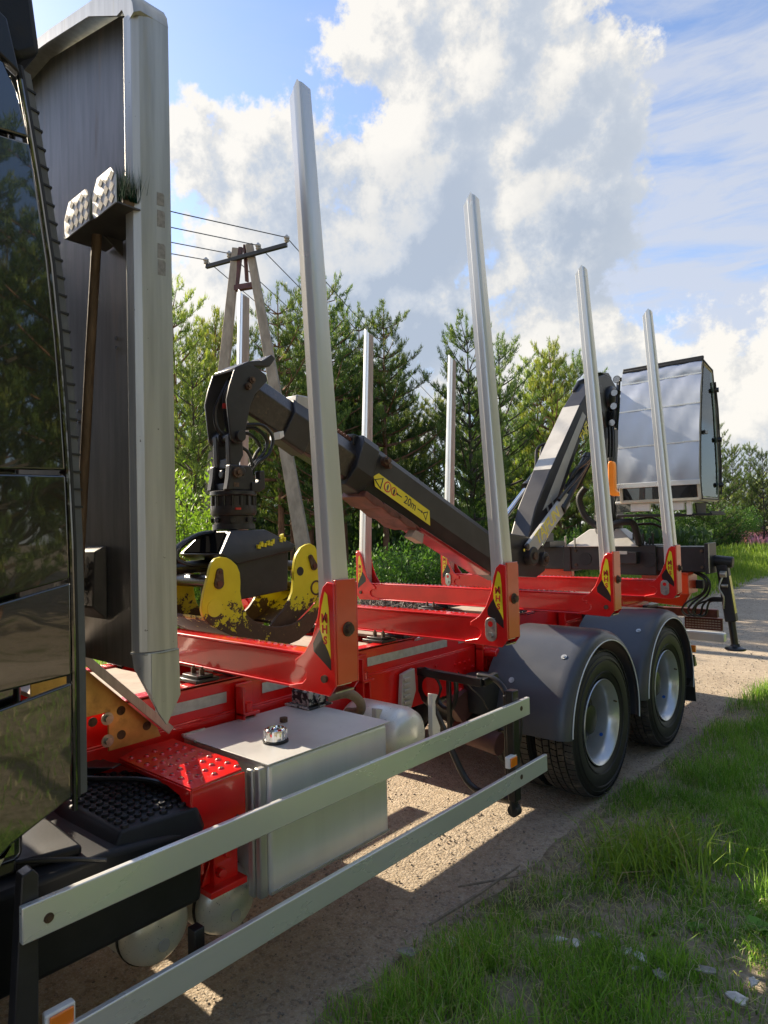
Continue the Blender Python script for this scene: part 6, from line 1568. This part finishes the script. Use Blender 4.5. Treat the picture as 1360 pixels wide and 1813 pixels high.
# the wood behind: rows that read as one mass of trunks and crowns
r = np.random.default_rng(401)
cnt = 0
for (ulo, uhi, dlo, dhi, n, keys) in ((250, 720, 24, 34, 10, 'TTD'), (300, 1000, 34, 46, 13, 'TDD'), (720, 1240, 38, 55, 9, 'DTD'), (480, 640, 17, 22, 3, 'T')):
    for k in range(n):
        u = ulo + (uhi - ulo) * (k + r.uniform(.1, .9)) / n; d = r.uniform(dlo, dhi)
        if 735 < u < 835 and d > 28: u += 110
        key = keys[k % len(keys)]; loc = at_px(u, d); vtop = r.uniform(720, 810) if u > 700 or u < 480 else r.uniform(660, 760)
        sc = max(.45, hgt(vtop, d, u) / HV[key])
        c = copy_tree(VAR[key], None, (loc[0], loc[1], .05), r.uniform(0, 6.28), 'pine standing deeper in the wood behind the front row', sc)
        c['group'] = 'pines deeper in the wood'
# far right firs and pines beyond the meadow
for k, (u, d, v, lab) in enumerate(((1300, 52, 800, 'blue-green fir with pointed top beyond the meadow, first right of the cabin'), (1330, 50, 796, 'tallest pointed fir at the right edge of the picture'), (1352, 46, 806, 'fir cut by the right edge of the picture'))):
    loc = at_px(u, d); c = copy_tree(VAR['D'], None, (loc[0], loc[1], .1), k * 1.3, lab, (hgt(v, d, u) / 8.0 * .8, hgt(v, d, u) / 8.0 * .8, hgt(v, d, u) / 8.0)); c['group'] = 'trees beyond the meadow'
for k, (u, d, v) in enumerate(((1275, 62, 865), (1345, 60, 850), (1315, 66, 852), (1390, 64, 830), (1250, 60, 870), (1180, 60, 870), (1215, 63, 880), (1150, 58, 860), (1100, 60, 860), (1060, 55, 830), (1420, 60, 820), (1450, 70, 830))):
    loc = at_px(u, d); c = copy_tree(VAR['L'] if k in (0, 1, 3) else VAR['D'], None, (loc[0], loc[1], .1), k * 1.9, 'rounded tree in the hedge line beyond the meadow', hgt(v, d, u) / 8.2 * (1.0)); c['group'] = 'hedge line beyond the meadow'
    c.scale = (c.scale[0] * 1.5, c.scale[1] * 1.5, c.scale[2])
# pines on the camera's side of the track: seen only mirrored in the cab and the rails
rm = np.random.default_rng(909)
for k in range(34):
    y = -13 + (k // 2) * 2.0 + rm.uniform(-.5, .5); x = (11.8 if k % 2 else 14.6) + rm.uniform(-.6, .9)
    c = copy_tree(VAR['TDL'[k % 3]], None, (x, y, .05), rm.uniform(0, 6.28), 'pine on the near side of the track, mirrored in the black cab', rm.uniform(.95, 1.3)); c['group'] = 'pines mirrored in the cab'

# ------------------------------------------------------------------ leafy bushes
def bush_mesh(seed, n_st, H, Rr, leaf, n_leaf, lo=0.0):
    r = np.random.default_rng(seed); P = []; D = []; TT = []; tr = MB()
    for s in range(n_st):
        a = r.uniform(0, 6.28); out = Rr * r.uniform(.25, 1.0); h = H * r.uniform(.55, 1.0) * (1.15 - .35 * out / Rr)
        pts = [Vector((math.cos(a) * out * t ** 1.2, math.sin(a) * out * t ** 1.2, h * t)) for t in (0, .3, .6, .85, 1)]
        tr.tube(pts, [.012, .010, .008, .005, .003], 4, caps=False)
        for q in range(n_leaf):
            t = lo + (1 - lo) * r.uniform(.08, 1) ** .8; i0 = min(3, int(t * 4)); p = np.array(pts[i0].lerp(pts[i0 + 1], t * 4 - i0))
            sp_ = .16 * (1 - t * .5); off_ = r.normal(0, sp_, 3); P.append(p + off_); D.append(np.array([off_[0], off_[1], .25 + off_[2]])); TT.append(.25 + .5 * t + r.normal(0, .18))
    P = np.array(P); D = np.array(D); D += r.normal(0, .25, D.shape); D /= np.linalg.norm(D, axis=1)[:, None]
    s = np.cross(D, r.normal(0, 1, D.shape)); s /= np.linalg.norm(s, axis=1)[:, None]
    l = leaf * r.uniform(.6, 1.3, len(P))[:, None]
    V = np.stack([P, P + D * l * .5 + s * l * .20, P + D * l, P + D * l * .5 - s * l * .20], 1).reshape(-1, 3)
    k = 4 * np.arange(len(P))[:, None]; F = np.concatenate([k + np.array([0, 1, 2]), k + np.array([0, 2, 3])])
    return V, F, np.repeat(np.clip(TT, 0, 1), 4), tr
def make_bush(args, name, label, loc, mt, rz=0, sc=1, group='leafy bushes at the edge of the wood'):
    t = thing(name, label, 'bush', loc, group, rz); t.scale = (sc,) * 3; WL[t.name] = Vector((0, 0, 0))
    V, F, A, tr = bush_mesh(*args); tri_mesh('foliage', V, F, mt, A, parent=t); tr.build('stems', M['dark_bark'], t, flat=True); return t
p_ = at_px(335, 9.5)
b1 = make_bush((501, 34, 2.9, .95, .085, 190), 'leafy_bush', 'bright green leafy bush behind the grapple hoses, right of the headboard post', (p_[0], p_[1], 0), M['leaves'])
for u, d, s_, lab in ((375, 10.5, .72, 'smaller bright green bush touching the rotator of the grapple'), (300, 11, .95, 'bright green bush partly hidden by the headboard post'), (470, 11, .42, 'low bright bush left of the pole foot'), (612, 8.8, .38, 'low bright bush between the nearest white stake and the first red bolster')):
    p_ = at_px(u, d); copy_tree(b1, None, (p_[0], p_[1], 0), d * 1.7, lab, s_)
p_ = at_px(705, 12.5)
b2 = make_bush((502, 40, 1.7, 1.25, .075, 210), 'round_shrub', 'round mid-green shrub under the crane boom', (p_[0], p_[1], 0), M['leaves_dark'])
for k, (u, d, s_, lab) in enumerate(((745, 14, .9, 'mid-green shrub right of the round one under the boom'), (655, 15, .8, 'dark shrub behind the second far stake'), (815, 22, 1.5, 'light shrub between the third far stake and the second white stake'), (845, 25, 1.6, 'shrub behind the foot of the second white stake'), (560, 13, .7, 'shrub behind the grapple and the nearest stake'),
                       (1000, 20, 1.0, 'shrub behind the crane beam'), (1130, 30, 1.5, 'shrub under the operator cabin'), (1225, 34, 1.5, 'shrub right of the operator cabin foot'), (1290, 42, 1.8, 'shrub at the edge of the meadow'))):
    p_ = at_px(u, d); copy_tree(b2, None, (p_[0], p_[1], 0), k * 1.1, lab, s_)
# undergrowth screen in the wood, and the grey brushwood heap beyond the truck
parts = []; r = np.random.default_rng(601)
n = 52000; u = r.uniform(230, 1260, n); d = r.uniform(22, 48, n); kx = (u - 680) / 1180.3
x = 3.19 + d * (-.6566 + .7535 * kx); y = -4.59 + d * (.7539 + .657 * kx); h = r.uniform(0, 1, n) ** 1.3 * (2.6 - 1.1 * np.clip((u - 700) / 200, 0, 1))
V, Tt, A = blades(x, y, h, r.uniform(.15, .45, n), r.uniform(.03, .09, n), .8, 602, r.uniform(0, .45, n)); stuff(tri_mesh('undergrowth', V, Tt, M['needles'], A))
n = 9000; kx = r.uniform(-.055, .10, n); d = r.normal(10.5, .7, n); x = 3.19 + d * (-.6566 + .7535 * kx); y = -4.59 + d * (.7539 + .657 * kx)
V, Tt, A = blades(x, y, r.uniform(0, .75, n) * np.exp(-((d - 10.5) / 1.0) ** 2), r.uniform(.1, .4, n), r.uniform(.003, .012, n), 2.0, 604)
br = tri_mesh('brushwood_heap', V, Tt, M['dry_brush']); tag(br, 'grey heap of dry cut brushwood beyond the truck, behind the bolsters', 'brushwood')
del A

# ------------------------------------------------------------------ power pole and lines
PP = thing('power_pole', 'concrete A-shaped power pole with crossarm and insulators, left of the nearest white stake', 'power pole', (-10.2, 5.9, 0))
def post(p, q, w0, w1):
    m = MB(); p = Vector(p); q = Vector(q)
    for k in range(1): m.bar(p, q, w0, w0 * .8, up=(.66, -.75, 0), w2=w1, h2=w1 * .8)
    return m
tl, trr = Vector((-10.50, 5.66, 9.12)), Vector((-10.15, 5.80, 9.16))
dl = (Vector((-10.59, 5.61, 7.97)) - Vector((-10.44, 5.70, 9.16))); fl = tl + Vector((-.95, -.62, -9.2)); frr = trr + Vector((1.10, .95, -9.2))
for a, c_ in ((tl, fl), (trr, frr)):
    pst = post(a, c_, .19, .40).build('post', M['concrete'], PP, .02)
m = MB(); m.bar(tl.lerp(fl, .0) + Vector((.13, .05, 0)), tl.lerp(fl, .115) + Vector((.10, .05, 0)), .10, .10); m.bar(trr + Vector((-.10, -.06, 0)), trr.lerp(frr, .10) + Vector((-.22, -.10, 0)), .05, .10); m.bar(tl.lerp(fl, .112), trr.lerp(frr, .112), .14, .14); m.build('steel_brace', M['brownsteel'], PP, .005)
AL, AR = Vector((-11.34, 5.33, 8.79)), Vector((-9.0, 6.04, 8.88))
m = MB(); m.bar(AL, AR, .09, .10); m.build('crossarm', M['brownsteel'] if False else M['blackmetal'], PP, .01)
ins = []
for t in (0.0, .30, .66, 1.0):
    p = AL.lerp(AR, t) + Vector((0, 0, .05)); ins.append(p + Vector((0, 0, .13)))
    m = MB(); m.lathe([(0, .02), (.02, .05), (.05, .065), (.08, .045), (.10, .07), (.14, .075), (.16, .05), (.19, .03), (.19, 0)], tuple(p), 'z', 16); m.build('insulator', M['ceramic'], PP)
B0 = Vector((-45, 86, 9.2)); A0 = Vector((-14.6, -24, 8.9))
for k, p in enumerate(ins):
    off = (ins[k] - ins[1]) * 1.0; pts = []
    for s in np.linspace(0, 1, 12):
        q = (A0 + off).lerp(p, s); pts.append(q - Vector((0, 0, 2.6 * s * (1 - s))))
    for s in np.linspace(.05, 1, 16):
        q = p.lerp(B0 + off * 1.0, s); pts.append(q - Vector((0, 0, 9.5 * s * (1 - s))))
    w = MB().tube(pts, .0125, 5).build('power_line', M['wire'], None, loc=tuple(p)); tag(w, ['leftmost and lowest of the four wires on the pole', 'second wire from the left on the pole', 'third wire from the left on the pole', 'rightmost and highest of the four wires on the pole'][k], 'wire', 'power lines on the pole')

# ------------------------------------------------------------------ small things on the verge
def sliver(name, label, cat, p, q, w, mt, group=None, bend=.0):
    o = Vector(p); m = MB(); P = Vector(p); Q = Vector(q); mid = P.lerp(Q, .5) + Vector((bend, -bend, .004))
    m.tube([P, P.lerp(mid, .6), mid, mid.lerp(Q, .6), Q], [w * .7, w, w * .9, w * .8, w * .4], 6)
    return tag(m.build(name, mt, None, loc=tuple(o), flat=True), label, cat, group)
sliver('fallen_stick', 'long grey stick lying on the border of gravel and grass', 'stick', (1.21, -2.06, .035), (1.27, -1.32, .04), .0105, M['stick'], 'sticks on the gravel border', .012)
sliver('fallen_stick', 'short dry stick crossing the upper end of the long one', 'stick', (1.11, -1.68, .022), (1.34, -1.40, .045), .007, M['stick'], 'sticks on the gravel border', .006)
sliver('fallen_stick', 'thin pale stem lying in the grass at the bottom right', 'stick', (2.36, -2.02, .055), (2.50, -1.92, .06), .004, M['paper'], 'sticks on the gravel border', .004)
def bark(seed, x, y, s, label, mt, rot):
    r = random.Random(seed); m = MB(); n = 9; top = []; bot = []
    z0 = float(gz(np.array([x]), np.array([y]))[0]) + .026
    for k in range(n):
        a = 2 * math.pi * k / n; rr_ = s * r.uniform(.5, 1.15); px_, py_ = rr_ * 1.5 * math.cos(a), rr_ * .75 * math.sin(a)
        c_, s_ = math.cos(rot), math.sin(rot); hx = .25 * (py_ / s) ** 2 * s + r.uniform(0, .15) * s
        top.append((x + px_ * c_ - py_ * s_, y + px_ * s_ + py_ * c_, z0 + hx + .006)); bot.append((top[-1][0], top[-1][1], z0 + hx))
    m.add(top + bot + [(x, y, z0 + .010 + s * .15)], [(k, (k + 1) % n, 2 * n) for k in range(n)] + [tuple(range(n, 2 * n))[::-1]] + [((k + 1) % n, k, n + k, n + (k + 1) % n) for k in range(n)])
    o = m.build('bark_piece', mt, None, loc=(x, y, z0), flat=True); return tag(o, label, 'bark', 'pieces of bark on the verge')
BK = [((720, 1665), .035, 'grey bark piece at the foot of the long stick'), ((775, 1668), .022, 'small dark bark piece right of the stick foot'), ((800, 1650), .018, 'pale chip beside the stick foot'), ((990, 1665), .022, 'pale bark piece left end of the middle row'), ((1020, 1672), .020, 'second pale bark piece of the middle row'), ((1060, 1662), .022, 'grey bark piece right end of the middle row'),
      ((1112, 1694), .018, 'small pale bark flake above the curled one'), ((1132, 1703), .024, 'curled pale bark flake, largest of the right-hand group'), ((1125, 1725), .014, 'tiny bark crumb below the curled flake'), ((1172, 1738), .028, 'grey bark piece right of the curled flake'), ((1250, 1730), .026, 'brown bark piece half sunk in dry grass'), ((1335, 1752), .018, 'white wood splinter near the right edge'), ((1305, 1783), .030, 'long pale splinter at the bottom right edge'), ((852, 1672), .020, 'whitish flake in the grass left of the middle row')]
import itertools
def on_ground(u, v, z=.05):
    d = _r * ((u - 680) / 1180.3) - _u * ((v - 906.5) / 1180.3) + _f; t = (z - 1.9155) / d.z; return 3.1917 + t * d.x, -4.594 + t * d.y
for k, ((u, v), s_, lab) in enumerate(BK):
    x, y = on_ground(u, v, .07); bark(700 + k, x, y, s_ * 1.35, lab, M['paper'] if ('pale' in lab or 'white' in lab or 'chip' in lab) else M['grey_bark'], k * 1.3)
# broad-leaved weeds
def weed(seed, x, y, n, s, label, mt, group='low broad-leaved weeds'):
    r = random.Random(seed); V = []; F = []; A = []; z0 = float(gz(np.array([x]), np.array([y]))[0])
    for k in range(n):
        a = 2.4 * k; L_ = s * r.uniform(.6, 1.1); up = r.uniform(.3, .9); b0 = len(V); d = Vector((math.cos(a), math.sin(a), up)).normalized(); sd_ = Vector((-math.sin(a), math.cos(a), 0)) * L_ * .28
        p0 = d * L_ * .15; p1 = d * L_ * .6; p2 = d * L_ + Vector((0, 0, -L_ * .25))
        V += [tuple(p0), tuple(p1 + sd_), tuple(p2), tuple(p1 - sd_)]; F += [(b0, b0 + 1, b0 + 2), (b0, b0 + 2, b0 + 3)]; A += [r.uniform(.4, .9)] * 4
    o = tri_mesh('weed', np.array(V), np.array(F), mt, np.array(A), loc=(x, y, z0 + .005)); return tag(o, label, 'weed', group)
for k, ((u, v), n, s_, lab) in enumerate((((1232, 1665), 16, .055, 'small rosette weed in the dry patch'), ((1340, 1668), 22, .085, 'sunlit broad-leaved weed at the right edge'), ((1325, 1640), 14, .06, 'bright weed above the sunlit one'), ((640, 1395), 9, .04, 'tiny weed on the gravel under the guard rail'), ((705, 1382), 9, .035, 'tiny weed on the gravel between tank and post'), ((1150, 1665), 12, .045, 'low weed between bark row and dry patch'))):
    x, y = on_ground(u, v, .04); weed(800 + k, x, y, n, s_, lab, M['leaves'])
